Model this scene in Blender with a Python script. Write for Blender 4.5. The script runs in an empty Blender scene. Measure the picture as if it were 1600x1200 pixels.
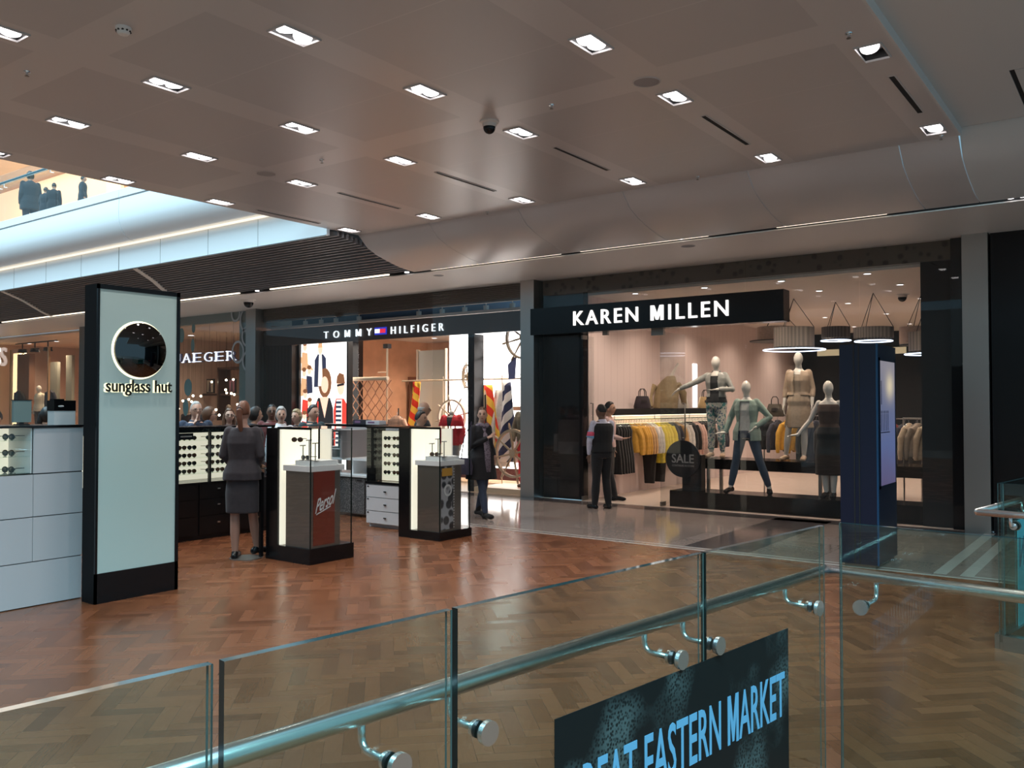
import bpy, bmesh, math, random
from mathutils import Vector, Matrix
random.seed(7)
S = bpy.context.scene
COL = S.collection
PI = math.pi
# ---------------------------------------------------------------- camera
cd = bpy.data.cameras.new('camera'); cam = bpy.data.objects.new('camera', cd); COL.objects.link(cam)
cd.sensor_width = 36.0; cd.lens = 36.0*1355/1600; cd.clip_end = 200; cd.clip_start = .05
cam.location = (0, 0, 1.70)
cam.rotation_euler = (math.radians(90+1.353), 0, math.radians(36.4276))
S.camera = cam
# ---------------------------------------------------------------- world, daylight, exposure
S.view_settings.view_transform = 'Standard'; S.view_settings.look = 'None'
S.view_settings.gamma = 1.0; S.view_settings.use_curve_mapping = False
S.view_settings.exposure = 0.0
S.cycles.transparent_max_bounces = 24
S.cycles.max_bounces = 8
S.cycles.sample_clamp_indirect = 6.0
W = bpy.data.worlds.new('sky'); S.world = W; W.use_nodes = True
bg = W.node_tree.nodes['Background']; bg.inputs[0].default_value = (.42, .74, .95, 1); bg.inputs[1].default_value = .60

def lamp(name, kind, loc, energy, color=(1, 1, 1), rot=(0, 0, 0), size=.1, size_y=None, spot=None, blend=.5):
    d = bpy.data.lights.new(name, kind); o = bpy.data.objects.new(name, d); COL.objects.link(o)
    o.location = loc; o.rotation_euler = rot; d.energy = energy; d.color = color
    if kind == 'AREA':
        d.shape = 'RECTANGLE'; d.size = size; d.size_y = size_y or size
    else:
        d.shadow_soft_size = size
    if spot: d.spot_size = math.radians(spot); d.spot_blend = blend
    return o
# the glazed roof over the atrium on the left, and the one over the escalator well behind the camera
lamp('atrium_skylight', 'AREA', (-17, 3.0, 15), 6500, (.62, .88, 1), (0, 0, 0), 22, 10)
lamp('well_skylight', 'AREA', (4.5, -3.5, 11), 4400, (.50, .86, 1), (0, 0, 0), 9, 9)
# ---------------------------------------------------------------- helpers
class MB:
    def __init__(s): s.bm = bmesh.new(); s.mi = 0
    def _f(s, vs):
        try:
            f = s.bm.faces.new(vs); f.material_index = s.mi; return f
        except ValueError: return None
    def box(s, x0, x1, y0, y1, z0, z1):
        v = [s.bm.verts.new(p) for p in ((x0,y0,z0),(x1,y0,z0),(x1,y1,z0),(x0,y1,z0),(x0,y0,z1),(x1,y0,z1),(x1,y1,z1),(x0,y1,z1))]
        for q in ((3,2,1,0),(4,5,6,7),(0,1,5,4),(1,2,6,5),(2,3,7,6),(3,0,4,7)): s._f([v[i] for i in q])
        return s
    def obox(s, o, ux, uy, uz):
        o, ux, uy, uz = map(Vector, (o, ux, uy, uz))
        v = [s.bm.verts.new(p) for p in (o, o+ux, o+ux+uy, o+uy, o+uz, o+ux+uz, o+ux+uy+uz, o+uy+uz)]
        for q in ((3,2,1,0),(4,5,6,7),(0,1,5,4),(1,2,6,5),(2,3,7,6),(3,0,4,7)): s._f([v[i] for i in q])
        return s
    def ring(s, pts): return [s.bm.verts.new(p) for p in pts]
    def skin(s, rings, cap=True, closed=True):
        for a, b in zip(rings, rings[1:]):
            n = len(a)
            for i in range(n if closed else n-1):
                j = (i+1) % n; s._f([a[i], a[j], b[j], b[i]])
        if cap: s._f(rings[0][::-1]); s._f(rings[-1])
        return s
    def tube(s, pts, r, seg=10, cap=True, loop=False, sq=1.0):
        pts = [Vector(p) for p in pts]; n = len(pts)
        rs = r if isinstance(r, (list, tuple)) else [r]*n
        rings = []; up = None
        for i, p in enumerate(pts):
            if loop: t = pts[(i+1) % n]-pts[i-1]
            else: t = pts[min(i+1, n-1)]-pts[max(i-1, 0)]
            t.normalize()
            if up is None:
                up = Vector((0, 0, 1)) if abs(t.z) < .9 else Vector((0, 1, 0))
            b = t.cross(up); b.normalize(); up = b.cross(t); up.normalize()
            rings.append(s.ring([p+(b*math.cos(a)+up*math.sin(a)*sq)*rs[i] for a in [2*PI*k/seg for k in range(seg)]]))
        if loop: rings.append(rings[0]); cap = False
        return s.skin(rings, cap)
    def lathe(s, prof, c=(0,0,0), seg=24, axis='z', cap=True):
        c = Vector(c); rings = []
        for r, h in prof:
            pts = []
            for k in range(seg):
                a = 2*PI*k/seg; x, y = r*math.cos(a), r*math.sin(a)
                p = {'z': (x, y, h), 'x': (h, x, y), 'y': (y, h, x)}[axis]
                pts.append(c+Vector(p))
            rings.append(s.ring(pts))
        return s.skin(rings, cap)
    def ell(s, c, rx, ry, rz, seg=14, rows=9, fn=None, rot=None):
        c = Vector(c); rings = []
        for i in range(1, rows):
            th = PI*i/rows; rr = []
            for k in range(seg):
                a = 2*PI*k/seg
                d = Vector((math.sin(th)*math.cos(a), math.sin(th)*math.sin(a), -math.cos(th)))
                p = Vector((d.x*rx, d.y*ry, d.z*rz))
                if fn: p = fn(d, p)
                if rot: p = rot @ p
                rr.append(c+p)
            rings.append(s.ring(rr))
        for zz, rg, fl in ((-1, rings[0], True), (1, rings[-1], False)):
            d = Vector((0, 0, zz)); p = Vector((0, 0, zz*rz))
            if fn: p = fn(d, p)
            if rot: p = rot @ p
            v = s.bm.verts.new(c+p); n = len(rg)
            for k in range(n):
                a, b = rg[k], rg[(k+1) % n]
                s._f([v, b, a] if fl else [v, a, b])
        return s.skin(rings, cap=False)
    def rings(s, secs, seg=20, cap=True, pw=2.0):   # horizontal superelliptic sections (cx,cy,z,rx,ry)
        rg = []
        for cx, cy, z, rx, ry in secs:
            pts = []
            for k in range(seg):
                a = 2*PI*k/seg; c_, s_ = math.cos(a), math.sin(a)
                pts.append((cx+rx*math.copysign(abs(c_)**(2/pw), c_), cy+ry*math.copysign(abs(s_)**(2/pw), s_), z))
            rg.append(s.ring(pts))
        return s.skin(rg, cap)
    def prism(s, poly, o, ux, uy, un):   # polygon in plane (ux,uy) from o, extruded by un
        o, ux, uy, un = map(Vector, (o, ux, uy, un))
        a = s.ring([o+ux*p[0]+uy*p[1] for p in poly]); b = s.ring([o+ux*p[0]+uy*p[1]+un for p in poly])
        return s.skin([a, b], True)
    def grid(s, f, nu, nv, closed_u=False):
        vs = [[s.bm.verts.new(f(i/nu, j/nv)) for j in range(nv+1)] for i in range(nu+(0 if closed_u else 1))]
        m = len(vs)
        for i in range(nu):
            for j in range(nv): s._f([vs[i][j], vs[(i+1) % m][j], vs[(i+1) % m][j+1], vs[i][j+1]])
        return s
    def mesh(s, name, mats=(), smooth=None):
        bmesh.ops.recalc_face_normals(s.bm, faces=s.bm.faces)
        me = bpy.data.meshes.new(name); s.bm.to_mesh(me); s.bm.free()
        for m in (mats if isinstance(mats, (list, tuple)) else [mats]): me.materials.append(m)
        if smooth is not None:
            me.shade_smooth() if smooth is True else None
            if smooth is not True:
                me.shade_smooth(); me.set_sharp_from_angle(angle=math.radians(smooth))
        return me
LOC = {}
def obj(name, mb, mat, parent=None, smooth=40, world=False):
    me = mb.mesh(name, mat, smooth) if isinstance(mb, MB) else mb
    o = bpy.data.objects.new(name, me); COL.objects.link(o)
    if parent is not None:
        if world: me.transform(Matrix.Translation(-Vector(LOC[parent.name])))
        o.parent = parent
    return o
def tag(o, label, cat, group=None):
    o['label'] = label; o['category'] = cat
    if group: o['group'] = group
    return o
def thing(name, label, cat, loc=(0,0,0), rz=0, group=None):
    o = bpy.data.objects.new(name, None); COL.objects.link(o); o.location = loc; o.rotation_euler = (0, 0, rz)
    o.empty_display_size = .1
    LOC[o.name] = loc
    return tag(o, label, cat, group)
def part(name, mb, mat, parent, label=None, smooth=40):   # mesh given in world coordinates
    o = obj(name, mb, mat, parent, smooth, world=True)
    if label: o['label'] = label
    return o
def struct(name, mb, mat, smooth=40):
    o = obj(name, mb, mat, None, smooth); o['kind'] = 'structure'; return o
KIDS = {}
def dup(root, loc, rz=None, label=None, group=None, mat=None):
    r = root.copy(); COL.objects.link(r); r.location = loc
    if rz is not None: r.rotation_euler = (0, 0, rz)
    if label: r['label'] = label
    if group: r['group'] = group
    for ch in list(root.children):
        c = ch.copy(); COL.objects.link(c); c.parent = r
        for g in list(ch.children):
            d = g.copy(); COL.objects.link(d); d.parent = c
    if mat: paint(r, mat)
    return r
def paint(o, mat):
    if o.data and o.data.materials:
        o.material_slots[0].link = 'OBJECT'; o.material_slots[0].material = mat
    return o
# ---------------------------------------------------------------- materials
class NT:
    def __init__(s, m): s.t = m.node_tree; s.n = s.t.nodes; s.l = s.t.links
    def set(s, sock, v):
        if hasattr(v, 'is_output') or isinstance(v, bpy.types.NodeSocket): s.l.new(v, sock)
        else: sock.default_value = v
    def m(s, op, a, b=None, c=None):
        n = s.n.new('ShaderNodeMath'); n.operation = op
        for i, v in enumerate((a, b, c)):
            if v is not None: s.set(n.inputs[i], v)
        return n.outputs[0]
    def xyz(s, v):
        n = s.n.new('ShaderNodeSeparateXYZ'); s.l.new(v, n.inputs[0]); return n.outputs
    def comb(s, x, y, z):
        n = s.n.new('ShaderNodeCombineXYZ')
        for i, v in enumerate((x, y, z)): s.set(n.inputs[i], v)
        return n.outputs[0]
    def co(s): return s.n.new('ShaderNodeTexCoord').outputs['Object']
    def noise(s, vec, scale, detail=3, rough=.5):
        n = s.n.new('ShaderNodeTexNoise'); n.inputs['Scale'].default_value = scale; n.inputs['Detail'].default_value = detail
        n.inputs['Roughness'].default_value = rough
        if vec is not None: s.l.new(vec, n.inputs['Vector'])
        return n.outputs[0]
    def ramp(s, f, stops, const=False):
        n = s.n.new('ShaderNodeValToRGB'); s.l.new(f, n.inputs[0]); e = n.color_ramp.elements
        if const: n.color_ramp.interpolation = 'CONSTANT'
        while len(e) < len(stops): e.new(.5)
        for el, (p, c) in zip(e, stops): el.position = p; el.color = (*c, 1)
        return n.outputs[0]
    def mix(s, f, a, b, mode='MIX'):
        n = s.n.new('ShaderNodeMix'); n.data_type = 'RGBA'; n.blend_type = mode
        s.set(n.inputs[0], f)
        for k, v in ((6, a), (7, b)): s.set(n.inputs[k], (*v, 1) if isinstance(v, tuple) else v)
        return n.outputs[2]
def srgb(r, g, b):
    f = lambda c: (c/255/12.92) if c/255 <= .04045 else ((c/255+.055)/1.055)**2.4
    return (f(r), f(g), f(b))
def mat(name, color, rough=.5, metal=0, spec=.5, emit=None, es=0, coat=0, noise=0, nscale=8, sheen=0):
    m = bpy.data.materials.new(name); m.use_nodes = True; t = NT(m); p = t.n['Principled BSDF']
    p.inputs['Base Color'].default_value = (*color, 1); p.inputs['Roughness'].default_value = rough
    p.inputs['Metallic'].default_value = metal; p.inputs['Specular IOR Level'].default_value = spec
    if coat: p.inputs['Coat Weight'].default_value = coat; p.inputs['Coat Roughness'].default_value = .05
    if emit: p.inputs['Emission Color'].default_value = (*emit, 1); p.inputs['Emission Strength'].default_value = es
    if sheen: p.inputs['Sheen Weight'].default_value = sheen
    if noise:
        f = t.noise(t.co(), nscale, 4)
        lo = tuple(c*(1-noise) for c in color); hi = tuple(min(1, c*(1+noise)) for c in color)
        t.l.new(t.ramp(f, [(.3, lo), (.7, hi)]), p.inputs['Base Color'])
    return m
def glassmat(name, tint=(.93, .97, .96), rough=0.0, ior=1.45, boost=1.0):
    m = bpy.data.materials.new(name); m.use_nodes = True; t = NT(m); t.n.clear()
    out = t.n.new('ShaderNodeOutputMaterial'); mx = t.n.new('ShaderNodeMixShader')
    tr = t.n.new('ShaderNodeBsdfTransparent'); tr.inputs[0].default_value = (*tint, 1)
    gl = t.n.new('ShaderNodeBsdfGlossy'); gl.inputs['Roughness'].default_value = rough; gl.inputs[0].default_value = (1, 1, 1, 1)
    lw = t.n.new('ShaderNodeLayerWeight'); lw.inputs[0].default_value = .5; r0 = ((ior-1)/(ior+1))**2*boost
    f = t.m('ADD', r0, t.m('MULTIPLY', 1-r0, t.m('POWER', lw.outputs['Facing'], 5.0)))
    t.l.new(f, mx.inputs[0]); t.l.new(tr.outputs[0], mx.inputs[1]); t.l.new(gl.outputs[0], mx.inputs[2])
    t.l.new(mx.outputs[0], out.inputs[0])
    return m
def emat(name, color, es): return mat(name, color, .5, emit=color, es=es)
def herringbone(name, w=.092, n=4):
    m = bpy.data.materials.new(name); m.use_nodes = True; t = NT(m); p = t.n['Principled BSDF']
    X, Y, Z = t.xyz(t.co()); k = .70711/w
    x = t.m('MULTIPLY', t.m('ADD', X, Y), k); y = t.m('MULTIPLY', t.m('SUBTRACT', Y, X), k)
    i = t.m('FLOOR', x); j = t.m('FLOOR', y)
    d = t.m('FLOORED_MODULO', t.m('SUBTRACT', i, j), 2.0*n); d = t.m('ROUND', d)
    h = t.m('LESS_THAN', d, n-.5); g = t.m('SUBTRACT', 1.0, h)
    sel = lambda a, b: t.m('ADD', t.m('MULTIPLY', a, h), t.m('MULTIPLY', b, g))
    hx = t.m('SUBTRACT', i, d); vy = t.m('SUBTRACT', t.m('ADD', j, d), float(n))
    idx = sel(hx, i); idy = sel(j, vy)
    u = sel(t.m('DIVIDE', t.m('SUBTRACT', x, hx), float(n)), t.m('DIVIDE', t.m('SUBTRACT', t.m('ADD', vy, 1.0), y), float(n)))
    v = sel(t.m('SUBTRACT', y, j), t.m('SUBTRACT', x, i))
    wn = t.n.new('ShaderNodeTexWhiteNoise'); wn.noise_dimensions = '3D'; t.l.new(t.comb(idx, idy, t.m('MULTIPLY', h, 7.3)), wn.inputs['Vector'])
    r = wn.outputs[0]
    tone = t.ramp(r, [(0, srgb(108, 68, 46)), (.35, srgb(124, 78, 52)), (.75, srgb(135, 86, 58)), (1, srgb(116, 72, 49))])
    gv = t.comb(t.m('ADD', t.m('MULTIPLY', u, n*w*5), t.m('MULTIPLY', r, 40.0)), t.m('ADD', t.m('MULTIPLY', v, w*70), t.m('MULTIPLY', r, 17.0)), 0.0)
    gr = t.noise(gv, 2.2, 5, .6)
    c = t.mix(.55, tone, t.ramp(gr, [(.25, (.60, .57, .55)), (.75, (1, 1, 1))]), 'MULTIPLY')
    e = t.m('MINIMUM', t.m('MINIMUM', v, t.m('SUBTRACT', 1.0, v)), t.m('MULTIPLY', t.m('MINIMUM', u, t.m('SUBTRACT', 1.0, u)), float(n)))
    c = t.mix(t.m('MULTIPLY', t.m('LESS_THAN', e, .016), .6), c, srgb(70, 44, 32))
    t.l.new(c, p.inputs['Base Color'])
    big = t.noise(t.co(), .9, 3)
    rg = t.m('ADD', t.m('MULTIPLY', r, .08), t.m('ADD', t.m('MULTIPLY', big, .10), .17))
    t.l.new(rg, p.inputs['Roughness']); p.inputs['Specular IOR Level'].default_value = .6
    b = t.n.new('ShaderNodeBump'); b.inputs['Strength'].default_value = .10; b.inputs['Distance'].default_value = .002
    t.l.new(t.m('ADD', t.m('MULTIPLY', r, 1.0), gr), b.inputs['Height']); t.l.new(b.outputs[0], p.inputs['Normal'])
    return m
def tiles(name, c1, c2, grout, w, h, rough=.15, gw=.004, coat=0):
    m = bpy.data.materials.new(name); m.use_nodes = True; t = NT(m); p = t.n['Principled BSDF']
    b = t.n.new('ShaderNodeTexBrick'); b.offset = 0; t.l.new(t.co(), b.inputs['Vector'])
    b.inputs['Color1'].default_value = (*c1, 1); b.inputs['Color2'].default_value = (*c2, 1); b.inputs['Mortar'].default_value = (*grout, 1)
    b.inputs['Scale'].default_value = 1; b.inputs['Mortar Size'].default_value = gw; b.inputs['Brick Width'].default_value = w; b.inputs['Row Height'].default_value = h
    f = t.noise(t.co(), 30, 4)
    t.l.new(t.mix(.35, b.outputs[0], t.ramp(f, [(.3, (.6, .6, .6)), (.7, (1, 1, 1))]), 'MULTIPLY'), p.inputs['Base Color'])
    p.inputs['Roughness'].default_value = rough
    return m
def stripes(name, c1, c2, period, axis=0, duty=.5, rough=.6, diag=0, es=0):
    m = bpy.data.materials.new(name); m.use_nodes = True; t = NT(m); p = t.n['Principled BSDF']
    q = t.xyz(t.co()); v = q[axis]
    if diag: v = t.m('ADD', v, t.m('MULTIPLY', q[2], diag))
    f = t.m('LESS_THAN', t.m('FRACT', t.m('DIVIDE', v, period)), duty)
    c = t.mix(f, c1, c2); t.l.new(c, p.inputs['Base Color']); p.inputs['Roughness'].default_value = rough
    if es: t.l.new(c, p.inputs['Emission Color']); p.inputs['Emission Strength'].default_value = es
    return m
def voro(name, c1, c2, scale, rough=.5, thr=.45, c3=None):
    m = bpy.data.materials.new(name); m.use_nodes = True; t = NT(m); p = t.n['Principled BSDF']
    v = t.n.new('ShaderNodeTexVoronoi'); v.inputs['Scale'].default_value = scale; t.l.new(t.co(), v.inputs['Vector'])
    c = t.ramp(v.outputs['Distance'], [(thr-.08, c1), (thr+.08, c2)])
    if c3: c = t.mix(t.m('GREATER_THAN', t.noise(t.co(), scale*.6, 2), .56), c, c3)
    t.l.new(c, p.inputs['Base Color']); p.inputs['Roughness'].default_value = rough
    return m
M = dict(
 ceil=mat('ceiling_panel', (.47, .455, .46), .33, spec=.6),
 strip=mat('ceiling_strip', (.54, .52, .52), .30, spec=.6),
 joint=mat('ceiling_joint', (.56, .54, .54), .5),
 soffit=mat('soffit_white', (.72, .68, .65), .4),
 rceil=mat('right_ceiling', (.60, .60, .60), .5),
 white=mat('white_satin', (.8, .8, .8), .35),
 fascia=mat('fascia_white', (.86, .88, .9), .3),
 black=mat('black_gloss', (.006, .006, .007), .2, spec=.35),
 blackm=mat('black_matte', (.012, .012, .013), .5),
 blackfab=mat('black_fabric', (.012, .012, .014), .85, sheen=.2),
 slat=mat('slat_grey', (.17, .17, .18), .45),
 dark=mat('void_dark', (.012, .012, .014), .8),
 steel=mat('brushed_steel', (.46, .44, .42), .33, metal=1),
 steelp=mat('polished_steel', (.86, .88, .90), .27, metal=1),
 steeld=mat('dull_steel', (.30, .28, .26), .4, metal=1),
 parquet=herringbone('parquet_herringbone'),
 stone=tiles('stone_floor', (.30, .235, .205), (.36, .29, .26), (.20, .16, .14), .6, .6, .10),
 stoned=mat('stone_dark', (.085, .07, .068), .12, noise=.15),
 stonel=mat('stone_pale_line', (.5, .48, .45), .2),
 darkwall=mat('dark_cladding', (.010, .010, .012), .2, spec=.35),
 darkwood=stripes('dark_wood', (.035, .020, .014), (.022, .013, .010), .12, 0, .5, .45),
 wood=mat('warm_wood', (.42, .235, .15), .5, noise=.12, nscale=3),
 pink=stripes('ribbed_pink_wall', (.70, .57, .54), (.63, .50, .475), .24, 1, .08, .6),
 kmfloor=mat('cream_floor', (.62, .50, .43), .25),
 kmceil=mat('cream_ceiling', (.70, .63, .57), .7),
 thfloor=mat('sand_floor', (.50, .36, .25), .4),
 cream=mat('cream_wall', (.66, .52, .42), .7),
 sand=mat('sand_wall', (.52, .39, .32), .7),
 glass=glassmat('clear_glass', (.95, .97, .97), 0, 1.45),
 shopglass=glassmat('shop_glass', (.95, .955, .955), 0, 1.34),
 balglass=glassmat('tinted_balustrade_glass', (.83, .915, .885), 0, 1.5),
 baledge=mat('glass_edge', (.004, .012, .012), .2, spec=.4),
 baltop=mat('glass_edge_bright', (.02, .05, .055), .06, spec=.5),
 lampon=emat('lamp_lit', (1, .95, .95), 5),
 lampoff=mat('lamp_unlit', (.25, .25, .27), .3),
 led=emat('led_line', (1, .86, .68), 2.0),
 arris=mat('glass_arris', (.07, .11, .11), .2),
 chrome=mat('chrome', (.75, .77, .8), .12, metal=1),
 rubber=mat('rubber', (.01, .01, .01), .6),
)
# ================================================================ SETTING
YF = 13.05
b = MB(); b.box(-34, 5, -4, 9.45, -.12, 0); struct('floor', b, M['parquet'])
b = MB(); b.box(-34, 5, 9.45, 13.1, -.12, 0); struct('floor_concourse', b, M['stone'])
for k, (x0, x1, y0, y1) in enumerate(((-34, 5, 9.45, 9.50), (-34, -2.0, 9.60, 9.63), (-1.80, -1.68, 9.6, 13.0), (-1.56, -1.44, 9.6, 13.0), (-1.44, 5, 9.6, 9.64))):
    b = MB(); b.box(x0, x1, y0, y1, -.02, .0015); struct('trim_%d' % (k+1), b, M['stonel'])
b = MB(); b.box(-4.55, -3.75, 9.63, 12.9, -.02, .0012); struct('floor_dark_band', b, M['stoned'])
b = MB(); b.box(-34, 5, 12.62, 12.98, -.02, .0012); struct('floor_threshold_band', b, M['stoned'])
# main ceiling with real recesses for the twin downlights
CX = [-10.03, -8.37, -6.705, -5.045, -3.365, -1.70]; CY = [2.81, 4.136, 5.565, 6.99, 9.31]
FIX = [(x, y) for x in CX for y in CY if not ((y < 3 and x not in (-6.705,)) or (x > -4 and y < 5) or (x > -2 and y < 6))]
FH, FW = .165, .093; ZC = 4.42; XL, XR, YB, YE = -10.22, -1.535, 1.2, 9.70
xs = {XL, XR}; ys = {YB, YE}
for x in CX: xs |= {max(XL, x-.19), min(XR, x+.19), x-FW, x+FW}
for y in CY: ys |= {y-FH, y+FH}
STR = [3.33, 6.46, 9.86]
for y in STR: ys |= {min(YE, y-.19), min(YE, y+.19)}
JN = [3.33+3.13*k/3 for k in (-1, 1, 2, 4, 5)]
for y in JN: ys |= {y-.006, y+.006}
xs = sorted(xs); ys = sorted(ys)
b = MB()
vv = {}
def V_(x, y):
    if (x, y) not in vv: vv[x, y] = b.bm.verts.new((x, y, ZC))
    return vv[x, y]
for x0, x1 in zip(xs, xs[1:]):
    for y0, y1 in zip(ys, ys[1:]):
        cx, cy = (x0+x1)/2, (y0+y1)/2
        if any(abs(cx-fx) < FW and abs(cy-fy) < FH for fx, fy in FIX): continue
        st = any(abs(cx-x) < .19 for x in CX) or any(abs(cy-y) < .19 for y in STR)
        b.mi = 1 if st else (2 if any(abs(cy-y) < .006 for y in JN) else 0)
        b._f([V_(x0, y0), V_(x1, y0), V_(x1, y1), V_(x0, y1)])
b.mi = 1
b.box(XL-.02, XL, YB, YE, ZC, ZC+.20); b.box(XL, XR, YB-.02, YB, ZC, ZC+.3)
b.mi = 0; b.box(XL, XR, YB, YE+.1, ZC+.30, ZC+.34)
struct('ceiling', b, [M['ceil'], M['strip'], M['joint']], None)
# cove: the ceiling sweeps down to the slot over the shopfronts
PROF = [(9.70, 4.42), (9.80, 4.33), (9.9, 4.255), (10.1, 4.165), (10.33, 4.095), (10.7, 4.01), (11.0, 3.985)]
PROF = [(9.50, 4.42), (9.62, 4.385), (9.76, 4.315), (9.90, 4.235), (10.1, 4.155), (10.33, 4.09), (10.65, 4.02), (11.0, 3.985)]
def cove(x0, x1, prof, th=.03):
    b = MB(); r0 = []; r1 = []
    pts = prof+[(y, z+th) for y, z in reversed(prof)]
    b.skin([b.ring([(x0, y, z) for y, z in pts]), b.ring([(x1, y, z) for y, z in pts])], True)
    return b
X = XL
seams = [-10.22, -8.7, -7.05, -5.4, -3.75, -2.1, -1.535]
PROF[0] = (9.69, 4.42); PROF[1] = (9.74, 4.375); PROF[2] = (9.80, 4.32)
for k in range(len(seams)-1):
    struct('ceiling_cove.%03d' % k if k else 'ceiling_cove', cove(seams[k], seams[k+1]-.008, PROF), M['soffit'] if False else M['strip'], 60)
PR2 = [(9.72, 4.505), (9.76, 4.43), (9.82, 4.34)]+PROF[3:]
for k, (a, c) in enumerate(((-1.535, -.2), (-.19, 1.4), (1.41, 4))):
    struct('ceiling_side_cove' if not k else 'ceiling_side_cove.%03d' % k, cove(a, c, PR2), M['rceil'], 60)
b = MB(); b.box(-1.535, -1.515, 1.2, 9.70, 4.42, 4.56); struct('ceiling_step', b, M['rceil'])
b = MB(); b.box(-1.515, -.93, 5.4, 9.705, 4.505, 4.53); b.box(-.89, 4, 5.4, 8.29, 4.505, 4.53); b.box(-.89, 4, 8.31, 9.705, 4.505, 4.53); b.box(-.93, -.89, 5.4, 8.29, 4.505, 4.53)
b.box(-1.52, 4, 5.4, 9.8, 4.62, 4.64); struct('ceiling_right', b, M['rceil'])
b = MB(); b.box(-1.51, 4, 9.706, 9.718, 4.508, 4.61); b.box(-.929, -.891, 8.3, 9.70, 4.513, 4.61); struct('trim_6', b, M['dark'])
# soffit over the shopfronts, slot with LED line
b = MB(); b.box(-34, 4, 11.13, 13.35, 3.975, 4.03); struct('ceiling_soffit', b, M['soffit'])
b = MB(); b.box(-34, 4, 11.0, 11.13, 4.075, 4.10); struct('ceiling_slot', b, M['dark']); b = MB(); b.box(-34, 4, 11.122, 11.129, 3.99, 4.07); struct('trim_16', b, M['dark'])
for k, (x0, x1) in enumerate(((-3.9, -2.55), (-6.9, -4.85), (-9.9, -7.25), (-14.2, -10.9), (-18.0, -15.2), (-26, -20.5))):
    t = thing('light_strip', 'thin warm light line in the ceiling slot, %s' % (
        ['nearest the dark right wall', 'above the black sign right half', 'above the black sign left end', 'above the shop with the ship wheels', 'above the shop glass with round dots', 'far left above the warm lit shop'][k]), 'light', (x0, 11.06, 4.0), 0, 'light lines in the ceiling slot')
    b = MB(); b.box(x0, x1, 11.06, 11.095, 4.0, 4.02); part('diffuser', b, M['led'], t)
    b = MB(); b.box(x0-.02, x1+.02, 11.03, 11.11, 4.02, 4.072); part('housing', b, M['blackm'], t)
# slatted soffit at the left under the balcony
SP = [(9.17, 4.36), (9.5, 4.31), (9.9, 4.245), (10.3, 4.14), (10.65, 4.05), (10.98, 4.0)]
def sprof(y):
    for (y0, z0), (y1, z1) in zip(SP, SP[1:]):
        if y <= y1: return z0+(z1-z0)*(y-y0)/(y1-y0)
    return SP[-1][1]
b = MB(); b.box(-34, -10.24, 9.2, 11.0, 4.46, 4.5)
y = 9.26; k = 0
while y < 10.97:
    z = sprof(y); b.box(-34, -10.24, y, y+.045, z, z+.085); y += .098
struct('ceiling_slats', b, M['slat'], None)
for k, x in enumerate((-15.9, -21.6)):
    b = MB(); pts = [(y_, sprof(y_)) for y_ in [9.2+.15*i for i in range(13)]]
    full = [(x-.075*(1-((y_-9.2)/1.8))-.03-(y_-9.2)*.8, y_, z_) for y_, z_ in pts]; r0 = []
    n_ = len(pts)
    L0 = [(px, py, pz-.012) for px, py, pz in full]; L1 = [(px+.13, py, pz-.012) for px, py, pz in full]
    U0 = [(px, py, pz+.06) for px, py, pz in full]; U1 = [(px+.13, py, pz+.06) for px, py, pz in full]
    b.skin([b.ring(q) for q in zip(L0, L1, U1, U0)], True)
    struct('trim_%d' % (7+k), b, M['soffit'], 60)
# balcony edge: lit lower band, LED line, bulging upper fascia
b = MB(); b.box(-34, -10.3, 9.10, 9.16, 4.34, 4.80); struct('wall_fascia', b, M['fascia'])
b = MB()
for x in (-12.0, -13.4, -14.9, -16.35, -17.8, -19.3, -20.8): b.box(x, x+(.016 if abs(x+16.35) < .1 else .005), 9.096, 9.104, 4.34, 4.80)
b.box(-34, -10.3, 9.085, 9.10, 4.325, 4.34)
struct('trim_9', b, M['steeld'])
FP = [(9.05, 4.84), (8.96, 4.86), (8.86, 4.93), (8.78, 5.05), (8.74, 5.2), (8.73, 5.4), (8.74, 5.60), (8.80, 5.60), (8.80, 5.63), (8.73, 5.63), (8.73, 5.78), (9.05, 5.80)]
for k, (x0, x1) in enumerate(((-34, -26.0), (-25.98, -15.72), (-15.70, -10.3))):
    b = MB(); b.skin([b.ring([(x0, y_, z_) for y_, z_ in FP]), b.ring([(x1, y_, z_) for y_, z_ in FP])], True)
    struct('wall_balcony' if not k else 'wall_balcony.%03d' % k, b, M['fascia'], 50)
t = thing('light_strip', 'continuous warm light line tucked under the white balcony edge', 'light', (-22, 9.03, 4.81), 0)
b = MB(); b.box(-34, -10.3, 9.02, 9.09, 4.80, 4.825); part('diffuser', b, emat('cove_led', (1, .90, .74), .9), t)
b = MB(); b.box(-34, -10.3, 9.05, 18, 5.62, 5.72); struct('floor_balcony', b, M['cream'])
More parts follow.
